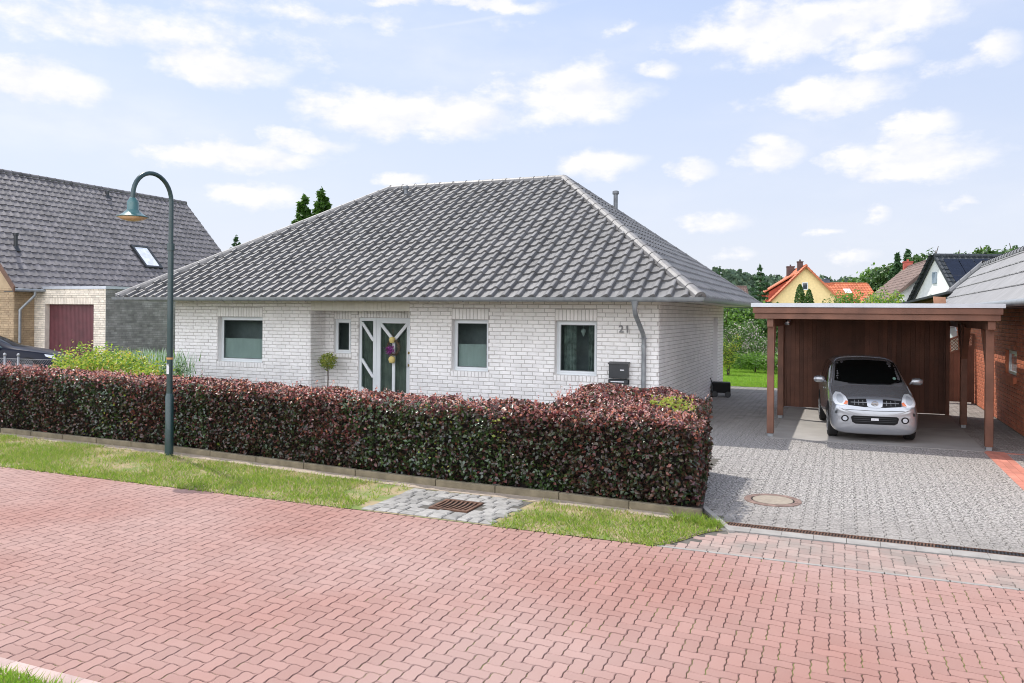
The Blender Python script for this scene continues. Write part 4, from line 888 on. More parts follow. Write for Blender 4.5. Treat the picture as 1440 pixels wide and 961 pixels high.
def mpv():
    t = empty('silver_car', (3.72, 1.62, 0.006), R(-90+5.0), 'silver compact hatchback parked nose out under the brown carport', 'car')
    st = [ # x, zbot, w, zbelt, wbelt, zrs, wrs, ztop
        (-2.04, .38, .66, .80, .66, .88, .58, .92), (-2.00, .28, .78, .98, .76, 1.10, .64, 1.16), (-1.90, .24, .82, 1.02, .79, 1.30, .67, 1.37), (-1.70, .22, .84, 1.02, .82, 1.44, .68, 1.50),
        (-1.2, .21, .845, 1.00, .83, 1.48, .69, 1.535), (-.5, .2, .845, .97, .835, 1.50, .69, 1.555), (.0, .2, .845, .95, .835, 1.485, .685, 1.545), (.30, .2, .845, .94, .832, 1.44, .675, 1.50),
        (.62, .2, .845, .935, .83, 1.27, .69, 1.34), (.95, .2, .845, .93, .825, 1.08, .72, 1.14), (1.18, .17, .845, .90, .82, .96, .72, 1.02), (1.45, .16, .845, .85, .81, .90, .70, .955),
        (1.70, .15, .83, .79, .78, .84, .66, .885), (1.86, .14, .825, .76, .775, .83, .64, .862), (1.965, .14, .785, .69, .75, .755, .62, .785), (2.035, .17, .71, .58, .70, .63, .60, .645)]
    body, bvh = carbody(st, 'body', M['silver'], t)
    A = lambda *a, **k: patch(bvh, *a, **k)
    ws = [(-.68, 1.075), (-.30, 1.035), (0, 1.03), (.30, 1.035), (.68, 1.075), (.60, 1.43), (.3, 1.468), (0, 1.475), (-.3, 1.468), (-.60, 1.43)]
    w = A(ws, 'x+', 0, 10, .004, 'windscreen', M['carglass'], t)
    A([(-.42, 1.045), (.42, 1.045), (.60, 1.10), (.60, 1.085), (.42, 1.03), (-.42, 1.03)][:6], 'x+', 0, 4, .010, 'wiper', M['black'], w)
    st_ = A(disc(.52, 1.14, .035, .022), 'x+', 0, 3, .008, 'sticker', mat('green_sticker', (.25, .45, .38), .5), w)
    for s, ax in ((1, 'y+'), (-1, 'y-')):
        A([(.78, 1.03), (.12, 1.01), (.02, 1.40), (.22, 1.385)], ax, 0, 6, .004, 'side_window', M['carglass'], t)
        A([(.06, 1.01), (-.82, 1.03), (-.80, 1.42), (-.04, 1.41)], ax, 0, 6, .004, 'side_window', M['carglass'], t)
        A([(-.90, 1.03), (-1.55, 1.08), (-1.62, 1.36), (-.88, 1.42)], ax, 0, 6, .004, 'side_window', M['carglass'], t)
        A(disc(1.30, .33, .37, .37), ax, 0, 8, .003, 'wheel_arch', M['black'], t)
        A(disc(-1.30, .33, .37, .37), ax, 0, 8, .003, 'wheel_arch', M['black'], t)
        hl = [(s*.52, .70), (s*.505, .77), (s*.54, .84), (s*.61, .885), (s*.70, .89), (s*.765, .83), (s*.775, .75), (s*.73, .69), (s*.6, .68)]
        h = A(hl, 'x+', 0, 8, .008, 'headlight', M['headlamp'], t)
        A(disc(s*.645, .785, .065, .07), 'x+', 0, 5, .014, 'reflector', M['lamp_core'], h)
        A([(s*.515, .70), (s*.50, .755), (s*.54, .765), (s*.59, .70)], 'x+', 0, 3, .016, 'indicator', M['indicator'], h)
        f = A(disc(s*.56, .44, .072, .062), 'x+', 0, 5, .006, 'fog_lamp', M['black'], t); A(disc(s*.56, .44, .045, .04), 'x+', 0, 4, .012, 'fog_lens', M['lamp_core'], f)
        A([(s*.70, .585), (s*.745, .57), (s*.75, .52), (s*.71, .52)], 'x+', 0, 2, .004, 'bumper_notch', M['anthracite'], t)
        # mirror
        m_ = MB(); m_.tube([(.74, s*.84, 1.03), (.75, s*.88, 1.06), (.76, s*.93, 1.07)], [.02, .025, .02], 8)
        m_.add([], [])
        cmx = Vector((.76, s*.985, 1.085)); base = len(m_.v); rings = []
        for (u, sc_) in ((-.11, .35), (-.085, .85), (-.03, 1.0), (.05, 1.), (.10, .8), (.12, .4)):
            for k in range(14):
                a = 2*math.pi*k/14; m_.v.append((cmx.x+.055*sc_*math.cos(a), cmx.y+u*1.0, cmx.z+.072*sc_*math.sin(a)))
        for i in range(5):
            for k in range(14): m_.f.append((base+i*14+k, base+i*14+(k+1) % 14, base+(i+1)*14+(k+1) % 14, base+(i+1)*14+k)); m_.m.append(0)
        m_.f.append(tuple(base+k for k in range(14))); m_.m.append(0); m_.f.append(tuple(base+70+k for k in range(14))); m_.m.append(0)
        m_.build('wing_mirror', M['silver'], t, smooth=True)
        wheel(t, 1.30, s*.745, .305); wheel(t, -1.30, s*.745, .305)
        dh = MB(); dh.bar((.10, s*.85, .87), (.28, s*.852, .87), .02, .03); dh.build('door_handle', M['silver'], t)
        A([(.80, .35), (.785, .98), (.795, .98), (.812, .35)], ax, 0, 4, .002, 'door_gap', M['black'], t)
        A([(-.13, .30), (-.13, 1.0), (-.12, 1.0), (-.12, .30)], ax, 0, 4, .002, 'door_gap', M['black'], t)
    gr = A([(-.50, .69), (-.495, .79), (-.2, .81), (.2, .81), (.495, .79), (.50, .69), (.2, .665), (-.2, .665)], 'x+', 0, 8, .006, 'grille', M['black'], t)
    for z in (.738,): A([(-.45, z-.006), (-.45, z+.006), (0, z+.012), (.45, z+.006), (.45, z-.006), (0, z)], 'x+', 0, 6, .018, 'grille_bar', M['alu_dark'], gr)
    for y in (-.38, -.30, -.22, .22, .30, .38): A([(y-.004, .695), (y-.004, .78), (y+.004, .78), (y+.004, .695)], 'x+', 0, 3, .016, 'grille_bar', M['alu_dark'], gr)
    cp_ = A([(-.155, .80), (-.14, .68), (-.09, .655), (.09, .655), (.14, .68), (.155, .80)], 'x+', 0, 5, .020, 'badge_panel', M['silver'], t)
    em = MB(); 
    hit = bvh.ray_cast(Vector((4, 0, .735)), Vector((-1, 0, 0)))[0]
    ex = hit.x+.042; em.tube([(ex, .055*math.cos(a), .735+.042*math.sin(a)) for a in [2*math.pi*k/20 for k in range(21)]], .008, 6, cap=False); em.bar((ex+.003, -.068, .735), (ex+.003, .068, .735), .008, .022); em.build('badge', M['chrome'], cp_)
    A([(-.62, .605), (-.62, .615), (0, .602), (.62, .615), (.62, .605), (0, .592)], 'x+', 0, 8, .002, 'bumper_line', M['anthracite'], t)
    ai = A([(-.42, .375), (-.45, .47), (-.41, .50), (.41, .50), (.45, .47), (.42, .375), (.36, .345), (-.36, .345)], 'x+', 0, 8, .004, 'air_intake', M['black'], t)
    for z in (.395, .43, .465): A([(-.40, z-.004), (-.40, z+.004), (.40, z+.004), (.40, z-.004)], 'x+', 0, 5, .012, 'intake_slat', M['anthracite'], ai)
    np_ = A([(-.07, .418), (-.07, .462), (.07, .462), (.07, .418)], 'x+', 0, 3, .02, 'number_plate', M['paper'], t)
    t.scale = (.91, .865, .93)
    return t
mpv()
def sedan():
    p = at(78, 493, 23)
    t = empty('black_car', (p.x-1.35, p.y-1.3, .192), R(44), 'shiny black car partly visible in front of the maroon garage door', 'car')
    st = [(-2.2, .38, .66, .80, .66, .86, .6, .9), (-2.1, .26, .82, .92, .80, .96, .7, 1.0), (-1.6, .22, .86, .96, .84, 1.05, .70, 1.1), (-1.0, .2, .87, .95, .85, 1.30, .60, 1.36), (-.4, .2, .87, .94, .85, 1.38, .58, 1.44), (.2, .2, .87, .92, .85, 1.34, .58, 1.40),
          (.55, .2, .87, .91, .85, 1.18, .64, 1.24), (.95, .2, .87, .90, .84, .97, .72, 1.03), (1.3, .2, .87, .86, .82, .91, .70, .95), (1.8, .2, .85, .78, .80, .83, .66, .86), (2.05, .2, .78, .68, .74, .74, .6, .76), (2.18, .26, .64, .55, .62, .6, .5, .62)]
    body, bvh = carbody(st, 'body', M['navy'], t); A = lambda *a, **k: patch(bvh, *a, **k)
    lg = mat('painted_reflection_glass', (.10, .16, .15), .05, coat=1.)  # pale greenish reflection put into the glass colour
    A([(-.6, 1.0), (-.3, .975), (.3, .975), (.6, 1.0), (.50, 1.32), (-.50, 1.32)], 'x+', 0, 8, .004, 'windscreen', M['carglass'], t)
    for s, ax in ((1, 'y+'), (-1, 'y-')):
        A([(.72, .97), (-.02, .98), (-.05, 1.33), (.18, 1.30), (.35, 1.22)], ax, 0, 6, .004, 'side_window', lg, t); A([(-.06, .98), (-.75, .99), (-.62, 1.28), (-.09, 1.33)], ax, 0, 6, .004, 'side_window', lg, t)
        A(disc(1.32, .33, .37, .37), ax, 0, 8, .003, 'wheel_arch', M['black'], t); A(disc(-1.35, .33, .37, .37), ax, 0, 8, .003, 'wheel_arch', M['black'], t)
        wheel(t, 1.32, s*.78, .31); wheel(t, -1.35, s*.78, .31)
        A([(2.02, .62), (1.75, .72), (1.72, .78), (1.95, .74)], ax, 0, 4, .006, 'headlight', M['headlamp'], t)
        m_ = MB(); m_.tube([(.62, s*.84, .98), (.62, s*.90, 1.0)], .02, 8); m_.tube([(.62, s*.88, 1.02), (.62, s*.91, 1.02), (.62, s*1.02, 1.02), (.62, s*1.05, 1.02)], [.03, .065, .06, .02], 12); m_.build('wing_mirror', M['navy'], t, smooth=True)
sedan()
# ------------------------------------------------------------ street lamp
LX, LY = -6.13, -6.37
sl2 = empty('street_lamp', (LX, LY, 0), 0, 'tall dark green street lamp with curved gooseneck arm and bell shade', 'street lamp')
a = MB(); a.tube([(0, 0, -.02), (0, 0, .90), (0, 0, .95)], [.064, .062, .047], 20); o = a.build('lower_post', M['lamp_green'], sl2); smooth_angle(o, 50)
a = MB(); pts = [(0, 0, .93), (0, 0, 3.14)]; rr = [.045, .042]; a.tube(pts, rr, 16)
a.tube([(0, 0, 3.13), (0, 0, 3.24)], .055, 16)
arc = [(0, 0, 3.2), (0, 0, 3.88)]+[(0, -.355+.355*math.cos(t_), 3.88+.37*math.sin(t_)) for t_ in [math.pi*k/16 for k in range(1, 17)]]+[(0, -.71, 3.80)]
a.tube(arc, [.036]*2+[.033]*17, 14); o = a.build('gooseneck_arm', M['lamp_green'], sl2); smooth_angle(o, 50)
a = MB(); a.lathe([(0, .0), (.045, .0), (.05, -.02), (.075, -.05), (.08, -.08), (.08, -.17), (.095, -.19), (.13, -.225), (.185, -.26), (.22, -.272), (.222, -.282), (.18, -.275), (.06, -.20)], (0, -.71, 3.84), 32); o = a.build('lamp_shade', M['lamp_shade'], sl2, smooth=True)
a = MB(); a.lathe([(.20, -.278), (.205, -.285), (.15, -.315), (.08, -.335), (0, -.34)], (0, -.71, 3.84), 28); a.build('lamp_glass', M['lamp_glass'], o, smooth=True)
a = MB(); a.tube([(0, 0, 1.47), (0, 0, 1.50)], .049, 16, cap=False); o = a.build('tape_band', mat('orange_tape', (.55, .28, .10), .6), sl2)
a = MB()
for k in range(6):
    t0, t1 = -2.3+k*.22, -2.3+(k+1)*.22; r_ = .0465; a.quad((r_*math.cos(t0), r_*math.sin(t0), 1.25), (r_*math.cos(t1), r_*math.sin(t1), 1.25), (r_*math.cos(t1), r_*math.sin(t1), 1.40-.01*k), (r_*math.cos(t0), r_*math.sin(t0), 1.41))
a.build('sticker', M['paper'], sl2)
# ------------------------------------------------------------ beech hedge
def hedge():
    h = empty('beech_hedge', (-4, -6.0, 0), 0, 'long clipped copper beech hedge with pink young shoots along the kerb', 'hedge')
    ox, oy = -4, -6.0
    def front(x): return np.interp(x, [p[0] for p in kerbline], [p[1] for p in kerbline])+.10
    def top(x): return np.interp(x, [-14, -6, -2, 1.8], [1.13, 1.06, 1.03, 1.01])
    X0, X1, D = -20., 1.86, .85
    P = []; Nn = []; SZ = []; MI = []
    # front face
    def wob(a, b_, s, amp, seed): return (vnoise(np.stack([a, b_], 1), s, seed)-.5)*amp
    dens = 1900
    n = int((X1-X0)*1.05*dens); x = X0+(X1-X0)*(rng.random(n)**.85); z = rng.uniform(.06, 1, n)*top(x)
    dp = rng.exponential(.045, n); rr = np.clip((z-top(x)+.15)/.15, 0, 1)
    y = front(x)+dp+.09*rr**2+wob(x, z, 3., .16, 3)+wob(x, z, 9., .06, 4)+.04*(z < .15)
    xe = np.clip((x-(X1-.26))/.26, 0, 1); y += .20*xe**2; z = z*(1-.10*xe**2)
    P.append(np.stack([x, y, z], 1)); Nn.append(np.tile([0, -.6, .75], (n, 1))); mi = np.zeros(n, int)
    red = rng.random(n) < .05+.55*np.clip((z/top(x)-.80)/.2, 0, 1)+.12*(vnoise(np.stack([x, z], 1), 1.7, 9) > .68); mi[red] = 1; mi[(rng.random(n) < .01+.28*np.clip((z/top(x)-.86)/.14, 0, 1))] = 2
    gr = (vnoise(np.stack([x, z], 1), 1.3, 12) > .74) & (rng.random(n) < .07); mi[gr] = 3
    rd_ = (vnoise(np.stack([x, z], 1), 1.4, 17) > .74) & (rng.random(n) < .25); mi[rd_] = 1
    gr = (vnoise(np.stack([x, z], 1), 1.0, 15)+.25*np.exp(-((x+1.9)/1.2)**2) > .70) & (rng.random(n) < .5); mi[gr] = 4
    MI.append(mi)
    # top
    n = int((X1-X0)*D*dens); x = rng.uniform(X0, X1, n); v = rng.random(n); y = front(x)+.05+v*D
    edge = np.minimum(v*D, (1-v)*D); z = top(x)-.10*np.clip((x-(X1-.35))/.35, 0, 1)**2-.07*np.clip(1-edge/.12, 0, 1)**2-rng.exponential(.035, n)+wob(x, y, 3., .12, 5)
    P.append(np.stack([x, y, z], 1)); Nn.append(np.tile([0, -.2, .9], (n, 1))); mi = rng.choice([0, 1, 2], n, p=[.30, .40, .30]); MI.append(mi)
    # right end
    n = int(D*1.05*dens); y = -6.62+.15+rng.random(n)*D; z = rng.uniform(.05, .94, n)*1.0; x = X1-rng.exponential(.045, n)-.24*np.clip((z-.62)/.32, 0, 1)**2-.12*np.clip((-6.35-y)/.2, 0, 1)**2+wob(y, z, 3., .14, 6)
    P.append(np.stack([x, y, z], 1)); Nn.append(np.tile([.85, -.2, .3], (n, 1))); mi = (rng.random(n) < .15+.5*np.clip((z-.8)/.2, 0, 1)).astype(int); mi[rng.random(n) < .25*np.clip((z-.8)/.2, 0, 1)] = 2; MI.append(mi)
    # back face
    n = int((X1-X0)*.9*500); x = rng.uniform(X0, X1, n); z = rng.uniform(.1, 1, n)*top(x); y = front(x)+.05+D-rng.exponential(.04, n)
    P.append(np.stack([x, y, z], 1)); Nn.append(np.tile([0, .8, .3], (n, 1))); MI.append((rng.random(n) < .3).astype(int))
    # return towards the house : a rounded higher run
    rx0, rx1, ry0, ry1 = -.30, 1.66, -6.15, -4.1
    n = 13000; x = rng.uniform(rx0, rx1, n); y = rng.uniform(ry0, ry1, n); u = np.clip(np.minimum(x-rx0, rx1-x)/.5, 0, 1); zt = 1.14-.10*(x-rx0)/(rx1-rx0)-.20*(1-u)**2+.06*np.clip((y+5.6)/1.2, -1, 1)
    z = zt-rng.exponential(.04, n)+wob(x, y, 3., .14, 8); P.append(np.stack([x, y, z], 1)); Nn.append(np.tile([0, -.25, .85], (n, 1))); mi = rng.choice([0, 1, 2], n, p=[.28, .46, .26])
    gp = (((x-1.35)/.32)**2+((y+5.2)/.5)**2 < 1) & (rng.random(n) < .75); mi[gp] = 3; MI.append(mi)
    for (fx, nx_) in ((rx0, -1), (rx1, 1)):
        n = 3200; y = rng.uniform(ry0, ry1, n); z = rng.uniform(.05, 1.0, n); x = fx-nx_*rng.exponential(.04, n)+wob(y, z, 3., .1, 11); P.append(np.stack([x, y, z], 1)); Nn.append(np.tile([nx_*.85, -.1, .3], (n, 1))); MI.append((rng.random(n) < .3).astype(int))
    n = 3200; x = rng.uniform(rx0, rx1, n); z = rng.uniform(.05, 1.05, n); y = ry1-rng.exponential(.04, n); P.append(np.stack([x, y, z], 1)); Nn.append(np.tile([0, .85, .3], (n, 1))); MI.append((rng.random(n) < .3).astype(int))
    P = np.concatenate(P)-[ox, oy, 0]; Nn = np.concatenate(Nn); MI = np.concatenate(MI)
    S = np.where(MI == 2, .044, np.where(MI == 3, .044, .057))
    cards('foliage', P, S, None, h, nrm=Nn*.8, nw=.75, aspect=.66, fold=.3, mi=MI, mats=[M['beech'], M['beech_red'], M['shoot'], M['shoot_green'], M['beech_green']])
    # upright young shoots
    P = []; MI = []
    ns = 1000
    for k in range(ns):
        if k < 820: x = random.uniform(-14, X1-.1); y = float(front(x))+random.uniform(.05, .85); z0 = float(top(x))-.03
        else: x = random.uniform(rx0+.1, rx1); y = random.uniform(ry0, ry1); z0 = 1.12-.1*(x-rx0)/2
        hh = random.uniform(.03, .11)*(1.5 if random.random() < .12 else 1); dx, dy = random.gauss(0, .3), random.gauss(0, .3); g_ = (((x-1.35)/.35)**2+((y+5.2)/.6)**2 < 1)
        for j in range(7):
            t_ = j/6; P.append((x+dx*hh*t_+random.gauss(0, .008), y+dy*hh*t_+random.gauss(0, .008), z0+hh*t_)); MI.append(3 if g_ and random.random() < .8 else (2 if random.random() < .75 else 1))
    cards('young_shoots', np.array(P)-[ox, oy, 0], .034, None, h, aspect=.6, mi=MI, mats=[M['beech'], M['beech_red'], M['shoot'], M['shoot_green']])
    # inner woody mass
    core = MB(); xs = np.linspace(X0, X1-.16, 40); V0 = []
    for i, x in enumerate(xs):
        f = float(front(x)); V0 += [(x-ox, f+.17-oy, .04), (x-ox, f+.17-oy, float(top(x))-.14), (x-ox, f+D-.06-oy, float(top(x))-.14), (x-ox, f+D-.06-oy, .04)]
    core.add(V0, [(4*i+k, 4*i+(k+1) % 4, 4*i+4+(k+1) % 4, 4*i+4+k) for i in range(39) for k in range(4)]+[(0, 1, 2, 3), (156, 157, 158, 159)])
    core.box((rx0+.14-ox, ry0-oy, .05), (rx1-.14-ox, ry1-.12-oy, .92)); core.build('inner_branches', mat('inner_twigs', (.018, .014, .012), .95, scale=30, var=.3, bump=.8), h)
hedge()
# ------------------------------------------------------------ grass
def grass():
    n = 120000; P = np.stack([rng.uniform(-16, 2.2, n), rng.uniform(-8.0, -5.9, n), np.zeros(n)], 1)
    k = inpoly(P, vp); ky = np.interp(P[:, 0], [p[0] for p in kerbline], [p[1] for p in kerbline]); k &= (P[:, 1] < ky-.10-.20*vnoise(P, 2.5, 2))
    k &= ~(inpoly(P, [(-1.75, -8.05), (-.02, -8.05), (.12, -6.5), (-1.62, -6.5)]))
    nz = .6*vnoise(P, 1.1, 21)+.4*vnoise(P, 3.2, 22); bare = ((P[:, 0]+1.85)/.45)**2+((P[:, 1]+7.1)/.55)**2 < 1; k &= ~(bare & (rng.random(n) < .85)); k &= rng.random(n) < np.clip((nz-.22)*2.2, .10, 1)
    P = P[k]; nz = nz[k]; n = len(P); P[:, 1] -= np.abs(rng.normal(size=n))*.035*(P[:, 1] < -7.9); dry = (rng.random(n) < np.clip(.85-1.25*nz+.25*(ky[k]-.55 < P[:, 1]), .12, .9)).astype(int)
    tag(blades('verge_grass', P, .045, [M['grass'], M['drygrass']], dry, w=.007, lean=.7), kind='stuff')
    n = 9000; P = np.stack([rng.uniform(-8, -.75, n), rng.uniform(-14.5, RY0-.12, n), np.zeros(n)], 1); P = P[(P[:, 0] < -1.0+.35*(RY0-P[:, 1])*0+.1*vnoise(P, 3, 5)) | (P[:, 1] < -12.45)]
    P = np.concatenate([P, np.stack([rng.uniform(-3, -.4, 14000), rng.uniform(-13.2, RY0-.13, 14000), np.zeros(14000)], 1)])
    tag(blades('near_grass', P, .05, [M['lawnblade'], M['grass']], (rng.random(len(P)) < .4).astype(int), w=.005, lean=.6), kind='stuff')
    n = 60000; P = np.stack([rng.uniform(-2.5, 4.5, n), rng.uniform(10.25, 21, n), np.zeros(n)], 1)
    tag(blades('back_lawn_grass', P, .05, [M['lawnblade'], M['grass']], (rng.random(n) < .15).astype(int), w=.012, lean=.8), kind='stuff')
    # weeds at the verge end
    P = []
    for (cx, cy, r_, m_) in ((2.13, -7.1, .07, 260), (1.93, -6.98, .08, 240), (1.75, -6.98, .06, 160)):
        P.append(np.stack([cx+rng.normal(size=m_)*r_*.6, cy+rng.normal(size=m_)*r_*.5, np.zeros(m_)], 1))
    P = np.concatenate(P); tag(blades('weed_tufts', P, .09, [M['grass']], np.zeros(len(P), int), w=.006, lean=.6), kind='stuff')
grass()
# ------------------------------------------------------------ plants & trees
def shrub(name, loc, rx, ry, h, m_, label, cat='shrub', size=.07, n=2500, lobes=10, group=None, seed=0, extra=None, z0=.05, mats=None, frac=.25, trunk=True, base_gap=0.):
    r2 = np.random.default_rng(seed+100); t = empty(name, loc, 0, label, cat, group)
    P = []; Nn = []
    per = max(1, n//lobes)
    for k in range(lobes):
        a = r2.uniform(0, 6.28); q = math.sqrt(r2.random())*.62; zz = r2.uniform(.30, .80); s = r2.uniform(.26, .46)*(1.15-abs(zz-.5))
        c_ = np.array([rx*q*math.cos(a), ry*q*math.sin(a), z0+base_gap+(h-base_gap)*zz]); rad = np.array([rx*s*1.25, ry*s*1.25, (h-base_gap)*s*.75])
        v = r2.normal(size=(per, 3)); v /= np.linalg.norm(v, axis=1)[:, None]; rr = r2.uniform(.55, 1.08, (per, 1))*(1+.25*np.sin(v[:, :1]*6+k)*np.cos(v[:, 2:]*7)); P.append(c_+v*rad*rr); Nn.append(v)
    P = np.concatenate(P); Nn = np.concatenate(Nn); P = P[P[:, 2] > .03] if False else P; P[:, 2] = np.maximum(P[:, 2], .04)
    mi = None
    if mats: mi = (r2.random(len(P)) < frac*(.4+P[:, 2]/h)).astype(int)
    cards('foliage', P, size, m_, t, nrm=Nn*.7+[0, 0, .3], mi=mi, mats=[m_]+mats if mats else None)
    if trunk:
        b = MB(); H_ = z0+base_gap+(h-base_gap)*.5; rt = max(.012, .018*h+.01)
        b.tube([(0, 0, -.05), (.02*h, 0, H_*.5), (0, .02*h, H_)], [rt*1.5, rt, rt*.6], 7)
        for k in range(6):
            a = k*1.05+seed; b.tube([(0, 0, H_*(.4+.08*k)), (rx*.3*math.cos(a), ry*.3*math.sin(a), H_*(.75+.06*k)), (rx*.55*math.cos(a), ry*.55*math.sin(a), H_*(1.05+.08*k))], [rt*.6, rt*.4, rt*.2], 5)
        b.build('trunk' if h > 2.5 else 'stems', M['bark'], t)
    return t
def conifer(name, loc, h, rb, label, cat='tree', m_=None, group=None, size=.22, seed=0, dens=1., zlow=.06):
    r2 = np.random.default_rng(seed+500); t = empty(name, loc, 0, label, cat, group); P = []; Nn = []; b = MB()
    b.tube([(0, 0, -.1), (0, 0, h*.5), (0, 0, h*.98)], [h*.022, h*.014, .01], 8); lv = int(h/(.30+h*.012))
    for i in range(lv):
        f = i/lv; z = h*(zlow+(1-zlow)*f); r_ = rb*(1-f)**.85*r2.uniform(.8, 1.12)+.04; nb = int(5+7*(1-f))
        for k in range(nb):
            a = r2.uniform(0, 6.28); L = r_*r2.uniform(.75, 1.15); m2 = int((5+L*16)*dens); s = r2.random(m2)**.7
            w_ = L*.22*(1-s*.6); px = s*L; side = r2.normal(size=m2)*w_*.6; zz = z-.18*L*s+.12*L*s**2+r2.normal(size=m2)*size*.22
            P.append(np.stack([px*math.cos(a)-side*math.sin(a), px*math.sin(a)+side*math.cos(a), zz], 1)); Nn.append(np.tile([0, 0, 1.], (m2, 1)))
            if i % 3 == 0 and k % 3 == 0: b.tube([(0, 0, z), (L*.7*math.cos(a), L*.7*math.sin(a), z-.1*L)], [h*.004, h*.0015], 4)
    P.append(np.stack([r2.normal(size=20)*.03, r2.normal(size=20)*.03, h*r2.uniform(.95, 1.0, 20)], 1)); Nn.append(np.tile([0, 0, 1.], (20, 1)))
    cards('crown', np.concatenate(P), size, m_ or M['needle'], t, nrm=np.concatenate(Nn)*.6, aspect=.4)
    b.build('trunk', M['bark'], t); return t
def gz(x, y, d): p = at(x, y, d); return Vector((p.x, p.y, 0)), p.z
# left garden behind the hedge
for k, (px, d, h, rx, m_, lab) in enumerate([(105, 17.2, 1.26, .55, 'leaf_yellow', 'low yellow and orange shrub at the left end of the garden bed'),
        (140, 16.6, 1.42, .75, 'leaf_yellow', 'bright yellow green shrub in front of the cream garage pillar'),
        (178, 16.2, 1.36, .75, 'leaf_yellow', 'yellow green shrub beside the silvery plants'),
        (222, 15.4, 1.22, .6, 'leaf_yellow', 'yellow green shrub just left of the street lamp')]):
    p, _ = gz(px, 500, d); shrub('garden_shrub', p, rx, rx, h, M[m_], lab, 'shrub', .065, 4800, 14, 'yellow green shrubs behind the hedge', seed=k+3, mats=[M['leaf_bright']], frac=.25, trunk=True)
for k, (px, d, h) in enumerate([(192, 18.6, 1.36), (212, 18.2, 1.42), (230, 17.6, 1.38)]):
    p, _ = gz(px, 500, d); t = empty('silvery_plant', p, 0, ['silvery green upright plant left of the group behind the hedge', 'tallest silvery green plant, middle of the three', 'silvery green plant next to the white house wall'][k], 'plant', 'silvery plants behind the hedge')
    n = 1500; C_ = np.stack([rng.normal(size=n)*.28, rng.normal(size=n)*.28, h*rng.uniform(.2, .8, n)], 1); blades('foliage', C_, .22, [M['leaf_silver'], M['leaf_bright']], (rng.random(n) < .3).astype(int), t, w=.014, lean=.25)
    b = MB()
    for j in range(9): a_ = j*.7; b.tube([(0, 0, 0), (.2*math.cos(a_), .2*math.sin(a_), h*.8)], [.01, .004], 4)
    b.build('stems', M['leaf_silver'], t)
p, _ = gz(241, 520, 14.6); shrub('garden_shrub', p, .3, .3, 1.22, M['leaf_dark'], 'dark green shrub at the left corner of the white house', 'shrub', .05, 1400, 7, seed=31)
# wire fence
A_, B_ = at(-60, 508, 18.2), at(100, 508, 17.2)
A_.z = B_.z = 0
fn = empty('wire_fence', A_, math.atan2(B_.y-A_.y, B_.x-A_.x), 'low chain link wire fence with round topped posts in front of the black car', 'fence')
L_ = (B_-A_).length; a = MB(); k = -1.1
while k < L_:
    for s in (1, -1):
        x0 = k if s > 0 else k+1.1; x1 = x0+s*1.1; z0, z1 = .05, 1.12
        lo, hi = min(x0, x1), max(x0, x1)
        if lo < 0 or hi > L_: continue
        a.bar((x0, 0, z0), (x1, .004*s, z1), .005)
    k += .065
a.bar((0, 0, 1.12), (L_, 0, 1.12), .008); a.bar((0, 0, .6), (L_, 0, .6), .006); a.build('mesh_wire', M['wire'], fn)
for x in (L_*.12, L_*.43, L_*.55, L_*.98):
    a = MB(); a.tube([(x, 0, 0), (x, 0, 1.18)], .022, 10); a.lathe([(.0, 0), (.032, .02), (.036, .045), (.028, .07), (0, .085)], (x, 0, 1.16), 12); a.build('post', M['wire'], fn, smooth=True)
# back garden
def place(px, d): p, _ = gz(px, 500, d); return p
shrub('corner_shrub', place(1024, 29.5), .55, .55, 1.55, M['leaf_yellow'], 'rounded yellow green shrub at the far corner of the white house', 'shrub', .07, 2600, 9, seed=41, mats=[M['leaf']], frac=.5)
t = shrub('flowering_bush', place(1042, 33.5), 1.3, 1.0, 2.0, M['leaf'], 'bush with pale pink blossom at the edge of the back lawn', 'bush', .09, 4200, 14, seed=42, mats=[M['blossom']], frac=.3)
t = shrub('flowering_bush', place(1066, 32.5), 1.1, .8, 1.25, M['leaf'], 'low mauve grey flowering bush right of the pink blossom bush', 'bush', .08, 2500, 10, seed=43, mats=[M['blossom']], frac=.3)
t = shrub('low_hedge', place(1062, 31.0), 1.5, .5, .75, M['leaf_bright'], 'low bright green hedge along the back lawn', 'hedge', .07, 3600, 16, seed=44)
t = shrub('low_hedge', place(1088, 30.4), .9, .5, .72, M['leaf_bright'], 'bright green border plants behind the left carport posts', 'hedge', .07, 2000, 10, seed=45, mats=[M['blossom']], frac=.15)
for k, (px, d, h, rx, m_, lab) in enumerate([(1018, 37, 3.0, 1.9, 'leaf_bright', 'bright green leafy tree right behind the corner of the white house'),
        (1052, 38, 2.8, 1.8, 'leaf_bright', 'leafy tree above the pink blossom bush'), (1080, 36.5, 2.6, 1.7, 'leaf', 'dark leafy tree behind the left carport post'),
        (985, 40, 3.0, 2.2, 'leaf', 'leafy tree hidden mostly by the white house'), (1110, 40, 2.5, 1.8, 'leaf', 'leafy tree behind the carport left corner')]):
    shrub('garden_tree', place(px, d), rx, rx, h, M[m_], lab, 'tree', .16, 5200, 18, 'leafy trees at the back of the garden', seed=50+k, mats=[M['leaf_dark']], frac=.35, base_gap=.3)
shrub('garden_tree', place(1190, 62), 1.7, 1.7, 4.2, M['leaf_bright'], 'small bright green tree between the yellow house and the orange roof', 'tree', .2, 2500, 12, seed=61, base_gap=.6)
shrub('garden_tree', place(1170, 66), 1.2, 1.2, 3.6, M['leaf'], 'small dark tree at the right foot of the yellow gable', 'tree', .2, 1800, 10, seed=62, base_gap=.6)
shrub('garden_tree', place(1212, 55), 1.5, 1.5, 3.3, M['leaf_yellow'], 'yellowish shrub tree below the orange roof', 'tree', .18, 2500, 12, seed=63, mats=[M['leaf']], frac=.5, base_gap=.5)
